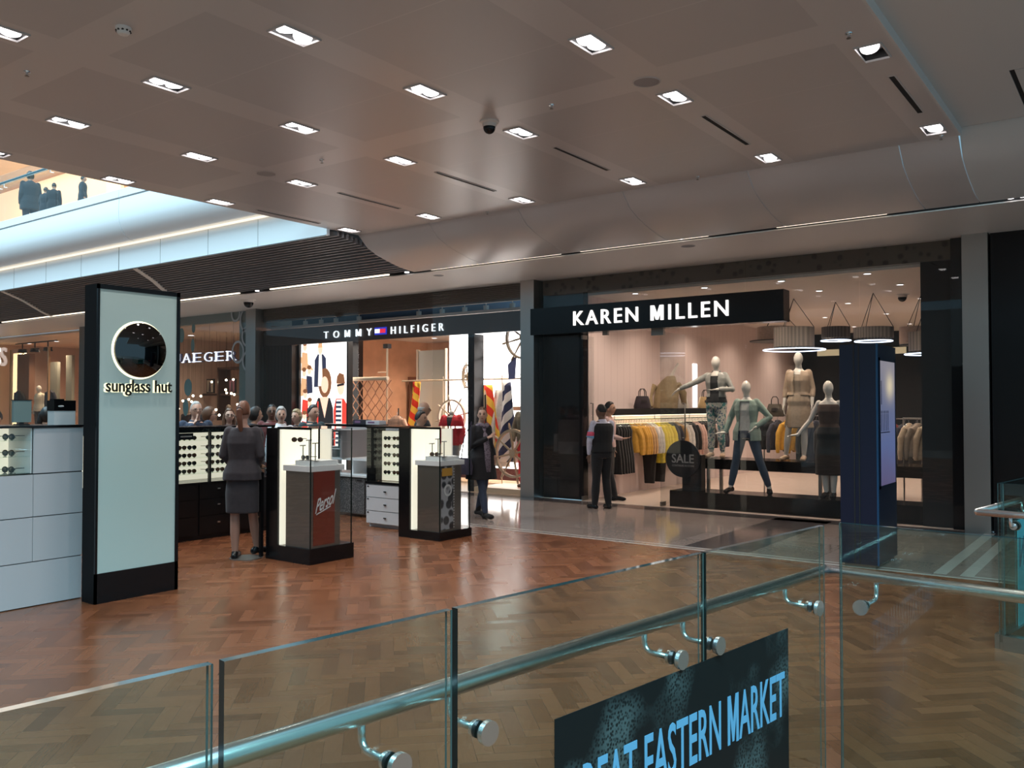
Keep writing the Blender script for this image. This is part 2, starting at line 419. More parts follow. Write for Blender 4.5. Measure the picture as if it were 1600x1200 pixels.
# upper level room
b = MB(); b.box(-34, -10.3, 14.5, 14.7, 5.72, 9.4); struct('wall_upper', b, mat('upper_cream', (.80, .66, .52), .8))
b = MB(); b.box(-34, -10.3, 9.6, 14.6, 9.3, 9.4); struct('ceiling_upper', b, M['cream'])
lamp('balcony_light', 'AREA', (-23, 12, 9.2), 400, (1, .90, .76), (0, 0, 0), 16, 3)
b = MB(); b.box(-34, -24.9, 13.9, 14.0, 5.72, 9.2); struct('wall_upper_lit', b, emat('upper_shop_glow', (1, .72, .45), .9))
b = MB(); b.box(-22.6, -21.6, 13.4, 14.4, 5.72, 9.3); struct('wall_upper_pier', b, mat('upper_grey', (.50, .50, .44), .7))
b = MB(); b.box(-21.55, -20.7, 13.4, 14.4, 5.72, 9.3); struct('wall_upper_teal', b, mat('upper_teal', (.30, .72, .78), .5))
b = MB(); b.box(-20.4, -16, 13.4, 14.4, 5.72, 9.3); struct('wall_upper_white', b, mat('upper_white', (.80, .76, .62), .6))
# ---------------- shopfronts: pillars and the rooms behind
def pillar(name, x0, x1, m, y0=12.9): 
    b = MB(); b.box(x0, x1, y0, 13.35, 0, 3.975); b.box(x0-.005, x1+.005, y0-.005, y0+.02, 2.24, 2.252); struct(name, b, m)
pillar('trim_10', -9.33, -9.03, M['steel']); pillar('trim_11', -2.03, -1.72, M['steel']); pillar('trim_12', -17.45, -17.08, M['steel']); pillar('trim_13', -25.3, -24.75, M['steeld'])
def room(nm, x0, x1, yb, zc, mf, mc, mb_, ml, mr):
    b = MB(); b.box(x0, x1, 13.1, yb, -.1, 0.004); struct('floor_'+nm, b, mf)
    b = MB(); b.box(x0, x1, 13.36, yb, zc, zc+.06); struct('ceiling_'+nm, b, mc)
    b = MB(); b.box(x0-.1, x1+.1, yb, yb+.1, 0, zc+.06); struct('wall_%s_back' % nm, b, mb_)
    b = MB(); b.box(x0-.1, x0, 13.36, yb, 0, zc+.1); struct('wall_%s_left' % nm, b, ml)
    b = MB(); b.box(x1, x1+.1, 13.36, yb, 0, zc+.1); struct('wall_%s_right' % nm, b, mr)
room('fashion', -8.15, -2.05, 24.6, 3.66, M['kmfloor'], M['kmceil'], M['dark'], M['pink'], mat('fashion_dark_wall', (.03, .028, .028), .5))
room('nautical', -17.1, -9.30, 19.0, 3.50, M['thfloor'], mat('grey_ceiling', (.5, .47, .45), .7), M['wood'], M['wood'], M['wood'])
room('dots', -24.7, -17.5, 18.5, 3.78, M['thfloor'], M['cream'], M['sand'], M['sand'], M['sand'])
room('glow', -34, -25.3, 18.0, 3.9, M['thfloor'], M['cream'], M['sand'], M['sand'], M['sand'])
# dark side return left of the pink wall, bulkheads
b = MB(); b.box(-9.02, -8.16, 13.2, 13.4, 0, 3.975); struct('wall_return', b, M['darkwall'])
b = MB(); b.box(-9.02, -2.05, 13.18, 13.34, 3.70, 3.975); struct('wall_bulkhead', b, voro('flecked_dark', (.03, .024, .02), (.09, .075, .06), 7, .2, .3))
b = MB(); b.box(-2.20, -2.06, 13.1, 13.3, 0, 3.975); struct('wall_jamb', b, M['darkwall'])
b = MB(); b.box(-1.70, 5, 13.0, 13.2, 0, 3.975); struct('wall_right', b, M['darkwall'])
b = MB(); b.box(-2.6, 5, 13.2, 13.3, 0, 3.975)
struct('wall_right_backing', b, M['dark'])
# nautical shop front: louvre band, dark sign band, timber left
b = MB()
for k in range(9): b.box(-17.07, -9.34, 13.12+.006*(k % 2), 13.22, 3.66+.035*k, 3.66+.035*k+.03)
struct('wall_louvres', b, mat('bronze_louvre', (.06, .045, .035), .45))
b = MB(); b.box(-17.07, -9.34, 13.12, 13.20, 3.08, 3.46); struct('wall_signband', b, mat('bronze_band', (.055, .034, .026), .4))
b = MB(); b.box(-17.07, -16.05, 13.14, 13.3, 0, 3.08); struct('wall_timber', b, M['darkwood'])
b = MB(); b.box(-15.55, -14.85, 14.1, 14.25, 0, 3.3); struct('wall_pier_left', b, M['darkwall'])
b = MB(); b.box(-10.82, -10.66, 13.2, 13.5, 0, 3.08); struct('wall_pier_right', b, M['darkwall'])
b = MB(); b.box(-10.66, -9.34, 13.2, 14.2, 0, .10); struct('floor_window_plinth', b, mat('pale_plinth', (.72, .55, .38), .4))
# window panes: one mesh each
def pane(n, x0, x1, z0=.02, z1=3.96, y=YF, m=None):
    b = MB(); b.box(x0, x1, y, y+.012, z0, z1); struct('window_%d' % n, b, m or M['shopglass'], None)
wn = 1
for x0, x1 in ((-9.02, -8.62), (-8.61, -8.16), (-6.575, -5.10), (-5.09, -3.39), (-3.38, -2.06)):
    pane(wn, x0, x1, .02, 3.97 if x0 > -6.6 else 2.94); wn += 1
for x0, x1 in ((-9.02, -6.585),): pane(wn, x0, x1, 3.44, 3.97); wn += 1
for x0, x1 in ((-17.06, -13.75), (-11.62, -9.34)): pane(wn, x0, x1); wn += 1
for x0, x1 in ((-24.7, -20.40), (-20.39, -17.46)): pane(wn, x0, x1); wn += 1
pane(wn, -34, -25.32); wn += 1
b = MB(); b.box(-24.7, -17.46, 13.08, 13.2, 3.76, 3.975); struct('wall_dots_header', b, mat('grey_green', (.22, .27, .27), .4))
b = MB(); b.box(-17.95, -17.46, 13.09, 13.2, 0, 3.76); struct('wall_dots_edge', b, mat('grey_green_edge', (.19, .24, .235), .4))
# the mall behind the camera, seen only in reflections and as bounce
b = MB(); b.box(-36, 12, -9.2, -9.0, 0, 5.2); struct('wall_rear', b, mat('rear_taupe', (.10, .085, .078), .6))
b = MB(); b.box(-36.2, -36, -9.2, 13, 0, 5.2); struct('wall_far_left', b, bpy.data.materials['rear_taupe'])  # unseen wall, added so the shop glass does not mirror open sky
b = MB(); b.box(-17.1, -9.3, 14.0, 14.05, 3.56, 4.03); struct('wall_clerestory', b, mat('slate_blue', (.10, .13, .20), .5))
b = MB(); b.box(-34, 12, -9.0, -4, -.12, 0); b.box(5, 12, -4, 13.1, -.12, 0); struct('floor_rear', b, M['stone'])
# ================================================================ CEILING FITTINGS
ROWN = {2.81: 'nearest row', 4.136: 'second nearest row', 5.565: 'third nearest row', 6.99: 'second farthest row', 9.31: 'row nearest the shopfronts'}
COLN = dict(zip(CX, ['along the open left ceiling edge', 'one strip in from the left edge', 'two strips in from the left edge', 'in the dome camera strip', 'in the round speaker strip', 'along the right ceiling step']))
def lamp_bm(tx, ty):
    b = MB(); b.lathe([(.004, -.02), (.045, -.017), (.068, -.004), (.072, .012), (.060, .05), (.004, .055)], (0, 0, 0), 20)
    bmesh.ops.rotate(b.bm, verts=b.bm.verts, cent=(0,0,0), matrix=Matrix.Rotation(tx, 3, 'X') @ Matrix.Rotation(ty, 3, 'Y'))
    return b
FRB = MB()
for x0, x1, y0, y1 in ((-FW-.008, -FW+.002, -FH-.008, FH+.008), (FW-.002, FW+.008, -FH-.008, FH+.008), (-FW, FW, -FH-.008, -FH+.002), (-FW, FW, FH-.002, FH+.008)):
    FRB.box(x0, x1, y0, y1, -.012, .004)
FRM = FRB.mesh('frame', M['strip'])
RCB = MB()
for x0, x1, y0, y1 in ((-FW-.004, -FW, -FH, FH), (FW, FW+.004, -FH, FH), (-FW, FW, -FH-.004, -FH), (-FW, FW, FH, FH+.004)): RCB.box(x0, x1, y0, y1, .004, .15)
RCB.box(-FW, FW, -FH, FH, .15, .16)
RCM = RCB.mesh('recess', M['blackm'])
LM = [lamp_bm(a, c).mesh('lamp', M['lampon'], True) for a, c in ((0, 0), (.25, .2), (-.3, -.15))]
LMOFF = lamp_bm(.5, 0).mesh('lamp', M['lampoff'], True)
for k, (x, y) in enumerate(FIX):
    one = (x == -1.70 and y == 6.99)
    t = thing('downlight', '%s ceiling downlight %s, %s' % ('half-lit twin' if one else 'twin-lamp', COLN[x], ROWN[y]), 'light', (x, y, ZC), 0, 'recessed twin downlights')
    obj('frame', FRM, None, t); obj('recess', RCM, None, t)
    for i, dy in enumerate((-.076, .076)):
        off = one and i == 1
        o = obj('lamp', LMOFF if off else LM[(k+i) % 3], None, t); o.location = (0, dy, .008 if not off else .06)
        if off: o['label'] = 'unlit lamp'
    lamp('downlight_beam', 'SPOT', (x, y, ZC-.03), 86, (1, .90, .83), (0, 0, 0), .07, spot=118, blend=.8)
# linear vents
VC = dict(zip(CX, ['at the open left edge of the ceiling', 'one strip in from the left edge', 'two strips in from the left edge', 'in line with the dome camera', 'in line with the round speaker', 'beside the right ceiling step']))
for x in CX:
    t = thing('slot_vent', 'narrow black slot air vent in the ceiling %s' % VC[x], 'vent', (x, 8.15, ZC), 0, 'ceiling slot vents')
    b = MB(); b.box(-.022, .022, -.56, .56, -.004, .003); obj('slot', b, M['dark'], t)
    b = MB()
    for s in (-1, 1): b.box(s*.026-.004, s*.026+.004, -.565, .565, -.007, .004)
    b.box(-.026, .026, -.568, -.56, -.007, .004); b.box(-.026, .026, .56, .568, -.007, .004)
    obj('rim', b, M['strip'], t)
def dome_cam(loc, label, r=.055):
    t = thing('dome_camera', label, 'security camera', loc)
    b = MB(); b.lathe([(r*1.6, 0), (r*1.6, -.012), (r*1.15, -.02), (r*1.12, -.055), (.01, -.055)], (0,0,0), 24); obj('mount', b, M['soffit'], t)
    b = MB(); b.ell((0, 0, -.055), r*1.05, r*1.05, r*1.15, 20, 12); obj('dome', b, M['black'], t, True)
    return t
dome_cam((-5.09, 6.53, ZC), 'black dome security camera hanging under the main ceiling between the downlights', .058)
dome_cam((-15.8, 11.75, 3.975), 'black dome security camera on the pale soffit above the shop with dots on its glass', .10)
dome_cam((-7.35, 14.7, 3.66), 'small black dome camera on the cream shop ceiling behind the long black sign', .06)
dome_cam((-3.55, 16.5, 3.66), 'small black dome camera on the cream shop ceiling above the drum lampshades', .07)
for x, y, z, r, lab in ((-3.394, 6.509, ZC, .115, 'round grey ceiling speaker near the right side of the main ceiling'), (-8.36, 6.45, ZC, .115, 'round grey ceiling speaker at the left of the main ceiling'),
                  (-5.33, 11.48, 3.975, .10, 'round pale speaker in the soffit above the long black sign'), (-10.1, 11.5, 3.975, .09, 'round pale speaker in the soffit above the shop with the ship wheels')):
    t = thing('ceiling_speaker', lab, 'speaker', (x, y, z)); b = MB(); b.lathe([(.004, -.004), (r*.92, -.004), (r*.92, .002)], (0,0,0), 28); obj('grille', b, mat('speaker_grille', (.30, .29, .30), .7), t)
    b = MB(); b.tube([(r*math.cos(a), r*math.sin(a), -.002) for a in [2*PI*i/28 for i in range(28)]], .006, 6, loop=True); obj('rim', b, M['strip'], t)
t = thing('smoke_detector', 'round white smoke detector with dark slots on the ceiling at upper left', 'detector', (-5.936, 3.32, ZC))
b = MB(); b.lathe([(.055, 0), (.055, -.02), (.045, -.03), (.045, -.038), (.034, -.052), (.004, -.054)], (0,0,0), 24); obj('body', b, M['white'], t)
b = MB()
for k in range(10):
    a = 2*PI*k/10; b.box(.047*math.cos(a)-.006, .047*math.cos(a)+.006, .047*math.sin(a)-.006, .047*math.sin(a)+.006, -.034, -.024)
obj('slots', b, M['blackm'], t)
for x, y, lab in ((-7.364, 3.30, 'left of the smoke detector'), (-7.396, 6.46, 'between the left speaker and the dome camera'), (-4.351, 6.50, 'between the dome camera and the right speaker'),
                  (-1.752, 6.53, 'by the half-lit downlight'), (-4.33, 9.6, 'at the curved edge above the long black sign'), (-1.683, 9.6, 'at the corner of the right ceiling step'), (-7.518, 9.6, 'at the curved ceiling edge above the steel pillar')):
    t = thing('sprinkler', 'small chrome sprinkler head in the ceiling ' + lab, 'sprinkler', (x, y, ZC), 0, 'ceiling sprinklers')
    b = MB(); b.lathe([(.028, 0), (.026, -.006), (.010, -.008), (.010, -.03), (.004, -.032)], (0,0,0), 14); obj('body', b, M['chrome'], t)
    b = MB(); b.lathe([(.004, -.034), (.018, -.036), (.018, -.038), (.004, -.04)], (0,0,0), 12); obj('deflector', b, M['steeld'], t)
# small spots in the slot
for x, lab in ((-10.45, 'by the left end of the curved ceiling'), (-5.24, 'above the middle of the long black sign'), (-1.24, 'at the far right, left one of a pair'), (-1.12, 'at the far right, right one of a pair'), (-19.9, 'above the warm shop left of the tall sign'), (-19.0, 'beside the tall sign, above the shop with dots'), (-14.6, 'left of the nautical shop')):
    t = thing('slot_spotlight', 'small bright slot spotlight ' + lab, 'light', (x, 11.065, 4.02), 0, 'spotlights in the ceiling slot')
    b = MB(); b.lathe([(.045, -.005), (.045, .05), (.004, .05)], (0,0,0), 16); obj('can', b, M['blackm'], t)
    b = MB(); b.lathe([(.004, -.022), (.038, -.018), (.040, -.006), (.004, -.004)], (0,0,0), 16); obj('lamp', b, M['lampon'], t)
# ================================================================ BALUSTRADES
BA = Vector((-1.206, 4.02, 0)); BD = Vector((-.137, -.99, 0)).normalized(); BN = Vector((-BD.y, BD.x, 0))   # BD runs back towards the camera, BN = outward
if BN.x > 0: BN = -BN
TH_ = .024; GH = 1.15
def gpane(o, d, n, a0, a1, z0, z1, label, th=TH_):
    b = MB(); o = Vector(o); p = o+d*a0; L = d*(a1-a0); nn = n*th
    vs = [p, p+L, p+L+nn, p+nn]
    v = [b.bm.verts.new((q.x, q.y, z0)) for q in vs]+[b.bm.verts.new((q.x, q.y, z1)) for q in vs]
    for q, mi in (((3,2,1,0), 1), ((4,5,6,7), 2), ((0,1,5,4), 0), ((1,2,6,5), 1), ((2,3,7,6), 0), ((3,0,4,7), 0)):
        b.mi = mi; b._f([v[i] for i in q])
    me = b.mesh('glass', [M['balglass'], M['baledge'], M['baltop']])
    e = p+L*.5
    t = thing('balustrade_panel', label, 'glass panel', (e.x, e.y, 0), 0, 'glass balustrade panels')
    me.transform(Matrix.Translation((-e.x, -e.y, 0))); obj('glass_pane', me, None, t)
    b = MB()
    for k in (.0, th-.003): b.obox(p+n*k, d*.004, n*.003, Vector((0, 0, z1)))
    part('edge_arris', b, M['arris'], t)
    if z0 <= 0: return t
    b = MB(); b.obox(p-n*.03+Vector((0, 0, 0)), L, n*(th+.06), Vector((0, 0, max(z0, 0)+.05))); part('base_shoe', b, M['steel'], t)
    return t
def alen(y): return (4.02-y)/.99
segs = [(0.0, alen(3.035), 'panel of the glass balustrade meeting the corner, right part of the dark poster on it'),
        (alen(3.018), alen(1.805), 'glass balustrade panel second from the corner, left part of the dark poster on it'),
        (alen(1.785), alen(1.14), 'glass balustrade panel third from the corner, narrow with the rail low across it'),
        (alen(1.115), alen(-1.2), 'glass balustrade panel at the lower left of the view, nearest the camera')]
for a0, a1, lab in segs: gpane(BA, BD, BN, a0, a1, .0, GH, lab)
D2 = Vector((.993, -.075, 0)).normalized(); N2 = Vector((-D2.y, D2.x, 0))
gpane((-1.18, 4.16, 0), D2, N2, 0, 3.2, 0, GH, 'long glass balustrade panel running right from the corner')
def rail(pts, r, label):
    t = thing('handrail', label, 'handrail', tuple(pts[0][:2])+(0,))
    b = MB(); b.tube(pts, r, 20); part('tube', b, M['steelp'], t, None, True); return t
ZR = .883; OFF = .147
c0 = Vector((-1.306, 4.375, ZR))
r1 = rail([c0+BD*5.6, c0], .028, 'near brushed steel handrail running along the glass towards the corner')
r2 = rail([c0, c0+Vector((.857, -.111, 0))*3.6], .028, 'steel handrail running right from the balustrade corner')
b = MB(); b.ell(c0, .027, .027, .027, 16, 10); part('corner_joint', b, M['steelp'], r2)
def bracket(t, p, d, n, side=1):      # p on the glass face seen from the camera, n outward
    p = Vector(p)
    b = MB(); q = p
    def disc(a0, a1, r, bb):
        bb.tube([p+n*a0, p+n*a1], r, 24)
    disc(-.022, -.006, .034, b); s = part('fixing_disc', b, M['steelp'], t); b = MB(); disc(TH_+.006, TH_+.018, .024, b); part('rear_washer', b, M['steelp'], t)
    b = MB(); disc(-.006, -.0005, .031, b); disc(TH_+.0005, TH_+.006, .024, b); part('gasket', b, M['rubber'], t)
    b = MB(); e = p+n*(OFF)
    pts = [p+n*(TH_+.012), p+n*(OFF-.035)]
    for k in range(1, 7):
        a = PI/2*k/6; pts.append(p+n*(OFF-.035+.035*math.sin(a))+Vector((0, 0, .035*(1-math.cos(a)))))
    pts.append(Vector((e.x, e.y, ZR-.01))); b.tube(pts, .0105, 12); part('arm', b, M['steelp'], t, None, True)
for y in (1.60, 1.905, 2.85, 3.10, 3.93):
    p = BA+BD*alen(y); p.z = .795; bracket(r1, p, BD, BN)
OFF = .20
for a in (.10,):
    p = Vector((-1.18, 4.16, 0))+D2*a; p.z = .775; bracket(r2, p, D2, N2)
# poster fixed on the camera side of the glass
t = thing('poster', 'dark snakeskin-patterned poster with pale blue capital letters on the glass balustrade', 'poster', tuple(BA+BD*alen(2.9)))
def PP(y, z, off): 
    p = BA+BD*alen(y)-BN*off; p.z = z; return p
b = MB(); o = PP(2.19, .0, .002); b.obox(o, PP(3.66, 0, .002)-o, -BN*.003, Vector((0, 0, .755)))
pm = bpy.data.materials.new('snakeskin_print'); pm.use_nodes = True; q = NT(pm); pb = q.n['Principled BSDF']
vo = q.n.new('ShaderNodeTexVoronoi'); vo.inputs['Scale'].default_value = 85; q.l.new(q.co(), vo.inputs['Vector'])
nz = q.noise(q.co(), 3.2, 2, .4)
f = q.m('MULTIPLY', q.ramp(nz, [(.48, (0, 0, 0)), (.66, (1, 1, 1))]), q.ramp(vo.outputs['Distance'], [(.25, (0, 0, 0)), (.6, (1, 1, 1))]))
q.l.new(q.mix(f, (.006, .010, .011), (.07, .105, .105)), pb.inputs['Base Color']); pb.inputs['Roughness'].default_value = .4; pb.inputs['Specular IOR Level'].default_value = .25
part('sheet', b, pm, t)
# ---------------------------------------------------------------- lettering
def text_bm(s, bold=0.0, shear=0.0, res=3, space=1.0):
    cu = bpy.data.curves.new('lettering', 'FONT'); cu.body = s; cu.offset = bold; cu.extrude = .05; cu.shear = shear; cu.space_character = space; cu.resolution_u = res
    o = bpy.data.objects.new('lettering', cu); COL.objects.link(o)
    dg = bpy.context.evaluated_depsgraph_get(); me = bpy.data.meshes.new_from_object(o.evaluated_get(dg))
    bpy.data.objects.remove(o); bpy.data.curves.remove(cu)
    bm = bmesh.new(); bm.from_mesh(me); bpy.data.meshes.remove(me)
    bmesh.ops.remove_doubles(bm, verts=bm.verts, dist=1e-5)
    return bm
def lettering(parent, s, m, o, ux, uz, un, name='letter', bold=0.0, shear=0.0, split=True, res=3):
    """fit the bounding box of s to the vectors ux (line length), uz (height), un (thickness) from o"""
    o, ux, uz, un = map(Vector, (o, ux, uz, un)); want = ux.length/uz.length
    def asp(sp):
        q = text_bm(s, bold, shear, 1, sp); X = [v.co.x for v in q.verts]; Y = [v.co.y for v in q.verts]; q.free(); return (max(X)-min(X))/(max(Y)-min(Y))
    sp = 1.0
    if len(s) > 1:
        a1, a2 = asp(1.0), asp(2.0); sp = min(2.2, max(1.0, 1+(want-a1)/(a2-a1)))
    bm = text_bm(s, bold, shear, res, sp)
    xs_ = [v.co.x for v in bm.verts]; ys_ = [v.co.y for v in bm.verts]; zs_ = [v.co.z for v in bm.verts]
    x0, x1, y0, y1, z0, z1 = min(xs_), max(xs_), min(ys_), max(ys_), min(zs_), max(zs_)
    for v in bm.verts:
        c = v.co; v.co = o+ux*((c.x-x0)/(x1-x0))+uz*((c.y-y0)/(y1-y0))+un*((c.z-z0)/(z1-z0))
    bm.verts.ensure_lookup_table(); seen = set(); isl = []
    for v in bm.verts:
        if v in seen: continue
        st = [v]; comp = []; seen.add(v)
        while st:
            w = st.pop(); comp.append(w)
            for e in w.link_edges:
                q = e.other_vert(w)
                if q not in seen: seen.add(q); st.append(q)
        isl.append(comp)
    isl.sort(key=lambda c: min((w.co-o).dot(ux) for w in c))
    chars = s.replace(' ', '')
    if split and len(isl) == len(chars) and 'M' in chars:      # M with open counters
        MP = [(0,0),(0,1),(.27,1),(.5,.40),(.73,1),(1,1),(1,0),(.79,0),(.79,.60),(.58,.04),(.42,.04),(.21,.60),(.21,0)] if bold > 0 else [(0,0),(0,1),(.18,1),(.5,.27),(.82,1),(1,1),(1,0),(.87,0),(.87,.72),(.56,.05),(.44,.05),(.13,.72),(.13,0)]
        L_, H_ = ux.length, uz.length; ex, ez = ux/L_, uz/H_
        for i, c in enumerate(chars):
            if c == 'M':
                a = [(v.co-o).dot(ex) for v in isl[i]]; xa, xb = min(a), max(a)
                b = MB(); b.prism([(xa+p*(xb-xa), q*H_) for p, q in MP], o, ex, ez, un); part(name, b, m, parent, None, None); isl[i] = None
        isl = [c for c in isl if c]
    if not split: isl = [[v for c in isl for v in c]]
    for comp in isl:
        b = MB(); mp = {w: b.bm.verts.new(w.co) for w in comp}
        for f in {f for w in comp for f in w.link_faces}: b._f([mp[w] for w in f.verts])
        part(name, b, m, parent, None, None)
    bm.free()
pl = mat('poster_letters', srgb(104, 168, 204), .5)
o = PP(2.225, .40, .005); lettering(t, 'GREAT EASTERN MARKET', pl, o, PP(3.625, .40, .005)-o, (0, 0, .185), -BN*.0015, bold=.01)
o = PP(2.93, .17, .005); lettering(t, 'T', pl, o, PP(3.04, .17, .005)-o, (0, 0, .185), -BN*.0015, bold=.01)
# second balustrade, further right
A2 = Vector((-.878, 6.90, 0)); E2 = Vector((.99, -.14, 0)).normalized(); F2 = Vector((.14, .99, 0)).normalized()
gpane(A2, F2, E2, 0, 1.9, .05, 1.15, 'glass panel of the far right balustrade receding towards the shops')
gpane(A2+E2*.03, E2, F2, 0, 2.0, .05, 1.15, 'glass panel of the far right balustrade facing the camera, teal poster behind it')
c1 = A2+F2*(-.10)-E2*.10; c1.z = .95
r3 = rail([c1+F2*2.2, c1], .024, 'far right handrail leg receding towards the red edge of the dark wall')
r4 = rail([c1, c1+E2*2.2], .024, 'far right handrail leg running out of the right side of the picture')
OFF = .10; ZR = .95
p = A2+E2*.10; p.z = .86; bracket(r4, p+F2*TH_, E2, -F2)
p = A2+F2*.9; p.z = .86; bracket(r3, p+E2*TH_, F2, -E2)
t = thing('banner', 'teal printed banner with dark letters on the far right balustrade', 'banner', tuple(A2+F2*.8))
o = A2+F2*.35+E2*.03; o.z = .08; b = MB(); b.obox(o, F2*1.45, E2*.004, (0, 0, .78)); part('sheet', b, mat('teal_print', (.06, .40, .50), .4), t)
o = A2+F2*1.78+E2*.036; o.z = .52
lettering(t, 'GREAT EASTERN', mat('teal_dark_letters', (.02, .14, .20), .5), o, F2*-1.4, (0, 0, .22), E2*.002, bold=.01)
b = MB(); b.box(-.55, .6, 11.3, 11.75, .42, .52)
t = thing('bench', 'red-topped low bench beyond the far right glass balustrade', 'bench', (-.1, 11.5, 0)); part('seat', b, mat('red_vinyl', (.30, .02, .02), .35), t)
b = MB(); b.box(-.5, .55, 11.36, 11.7, 0, .42); part('base', b, M['blackm'], t)
# ================================================================ DIRECTORY TOTEM
t = thing('directory_totem', 'tall dark navy directory totem with a glowing screen in front of the big shop window', 'totem', (-2.45, 9.75, 0))
navy = mat('navy_metal', (.006, .011, .030), .3, spec=.5)
b = MB(); b.box(-2.66, -2.29, 9.44, 10.28, .04, 2.33); part('body', b, navy, t)
b = MB(); b.box(-2.63, -2.32, 9.47, 10.25, 0, .04); part('plinth', b, M['steeld'], t)
b = MB()
for x in (-2.52, -2.47): b.box(x, x+.012, 9.434, 9.441, .05, 2.33)
part('groove', b, M['dark'], t)
b = MB(); b.box(-2.292, -2.275, 9.43, 9.455, .04, 2.33); part('corner_strip', b, mat('blue_edge', (.01, .06, .14), .3), t)
b = MB(); b.box(-2.291, -2.283, 9.56, 10.20, .85, 2.16)
sm = bpy.data.materials.new('screen'); sm.use_nodes = True; q = NT(sm); pb = q.n['Principled BSDF']; pb.inputs['Roughness'].default_value = .08
X_, Y_, Z_ = q.xyz(q.co()); n1 = q.noise(q.co(), 4, 3)
gcol = q.ramp(q.m('ADD', q.m('MULTIPLY', q.m('SUBTRACT', Z_, .85), .65), q.m('MULTIPLY', n1, .15)), [(.05, (.16, .13, .26)), (.35, (.15, .20, .42)), (.6, (.20, .23, .38)), (.9, (.38, .36, .42))])
d2 = q.m('ADD', q.m('POWER', q.m('DIVIDE', q.m('SUBTRACT', Y_, .23), .16), 2.0), q.m('POWER', q.m('DIVIDE', q.m('SUBTRACT', Z_, 1.90), .13), 2.0))
gcol = q.mix(q.m('POWER', 2.718, q.m('MULTIPLY', d2, -1.0)), gcol, (1.0, .86, .60))
q.l.new(gcol, pb.inputs['Emission Color']); pb.inputs['Emission Strength'].default_value = .62; pb.inputs['Base Color'].default_value = (.02, .02, .03, 1)
part('screen', b, sm, t, 'glowing bluish screen')
b = MB()
for y0, y1, z0, z1 in ((9.53, 9.56, .82, 2.19), (10.20, 10.23, .82, 2.19), (9.53, 10.23, .82, .85), (9.53, 10.23, 2.16, 2.19)): b.box(-2.291, -2.279, y0, y1, z0, z1)
part('screen_frame', b, navy, t)
b = MB()
for k in range(5): b.box(-2.283, -2.281, 9.60+.07*k, 9.615+.07*k, 1.42, 1.60); b.ell((-2.282, 9.607+.07*k, 1.62), .002, .014, .018, 8, 6)
b.box(-2.283, -2.281, 9.58, 9.96, 1.40, 1.41); b.box(-2.283, -2.281, 9.6, 9.62, 1.7, 1.95)
part('screen_graphic', b, mat('screen_ink', (.03, .03, .08), .3), t)
# ================================================================ SHOP SIGNS
t = thing('shop_sign', 'long black box sign with glowing white letters KAREN MILLEN', 'sign', (-6.6, 12.8, 2.95))
b = MB(); b.box(-9.02, -4.40, 12.78, 13.04, 2.95, 3.425); part('sign_box', b, M['black'], t)
lt = emat('letters_white', (1, .98, .95), 1.25)
lettering(t, 'KAREN MILLEN', lt, (-8.09, 12.78, 3.075), (2.83, 0, 0), (0, 0, .245), (0, -.03, 0), bold=.006)
t = thing('shop_sign', 'white letters TOMMY HILFIGER with a small flag on the dark bronze band', 'sign', (-13.1, 13.1, 3.1))
l2 = emat('letters_cool', (.85, .95, 1), 1.15)
lettering(t, 'TOMMY', l2, (-14.90, 13.115, 3.175), (1.50, 0, 0), (0, 0, .155), (0, -.03, 0), bold=-.012)
lettering(t, 'HILFIGER', l2, (-12.82, 13.115, 3.175), (1.45, 0, 0), (0, 0, .155), (0, -.03, 0), bold=-.012)
f = thing('flag_emblem', 'x', 'x', (-13.1, 13.1, 3.2)) if False else None
for nm, x0, x1, z0, z1, c in (('emblem', -13.30, -12.96, 3.18, 3.335, (.02, .03, .35)), ('emblem_white', -13.285, -13.14, 3.215, 3.30, (1, 1, 1)), ('emblem_red', -13.14, -12.975, 3.215, 3.30, (.55, .02, .05))):
    b = MB(); b.box(x0, x1, 13.09 if nm == 'emblem' else 13.085, 13.118, z0, z1); part(nm, b, emat(nm, c, 1.3), t)
# serif letters of the third shop (the first letter stands behind the tall sign)
t = thing('shop_sign', 'white inline serif letters behind the glass of the shop with round dots', 'sign', (-19.4, 13.2, 2.8))
l3 = emat('letters_serif', (.85, .9, 1), 1.1); l3d = mat('letters_serif_dark', (.04, .03, .08), .5)
def serif(s, x0, x1, z0, h, y, m, nm):
    n = len(s); w = (x1-x0)/n
    for i, ch in enumerate(s):
        lettering(t, ch, m, (x0+i*w+w*.14, y, z0), (w*.72, 0, 0), (0, 0, h), (0, -.025, 0), name=nm, bold=-.012)
        b = MB()
        for fx in ({'A': (0, 1), 'E': (0,), 'R': (0, 1), 'J': (), 'G': ()}[ch]):
            cx = x0+i*w+w*(.16+.66*fx); b.box(cx-.05, cx+.05, y-.025, y, z0, z0+.02)
        if ch in 'ER': cx = x0+i*w+w*.18; b.box(cx-.06, cx+.03, y-.025, y, z0+h-.02, z0+h)
        if len(b.bm.verts): part('serif', b, m, t)
serif('JAEGER', -21.12, -18.25, 2.80, .24, 13.25, l3, 'letter')
serif('JAEGER', -21.08, -18.21, 2.80, .24, 13.30, l3d, 'letter_shadow')
b = MB()
for x in (-20.8, -19.4, -18.4): b.tube([(x, 13.24, 3.03), (x, 13.24, 3.76)], .004, 5)
part('hanging_wire', b, M['steeld'], t)
t = thing('shop_sign', 'glowing white curved letter at the far left edge of the picture', 'sign', (-30.7, 12.95, 3.2))
lettering(t, 'S', emat('letters_warm', (1, .95, .92), 1.8), (-31.0, 12.98, 2.98), (.48, 0, 0), (0, 0, .62), (0, -.05, 0), bold=.01)
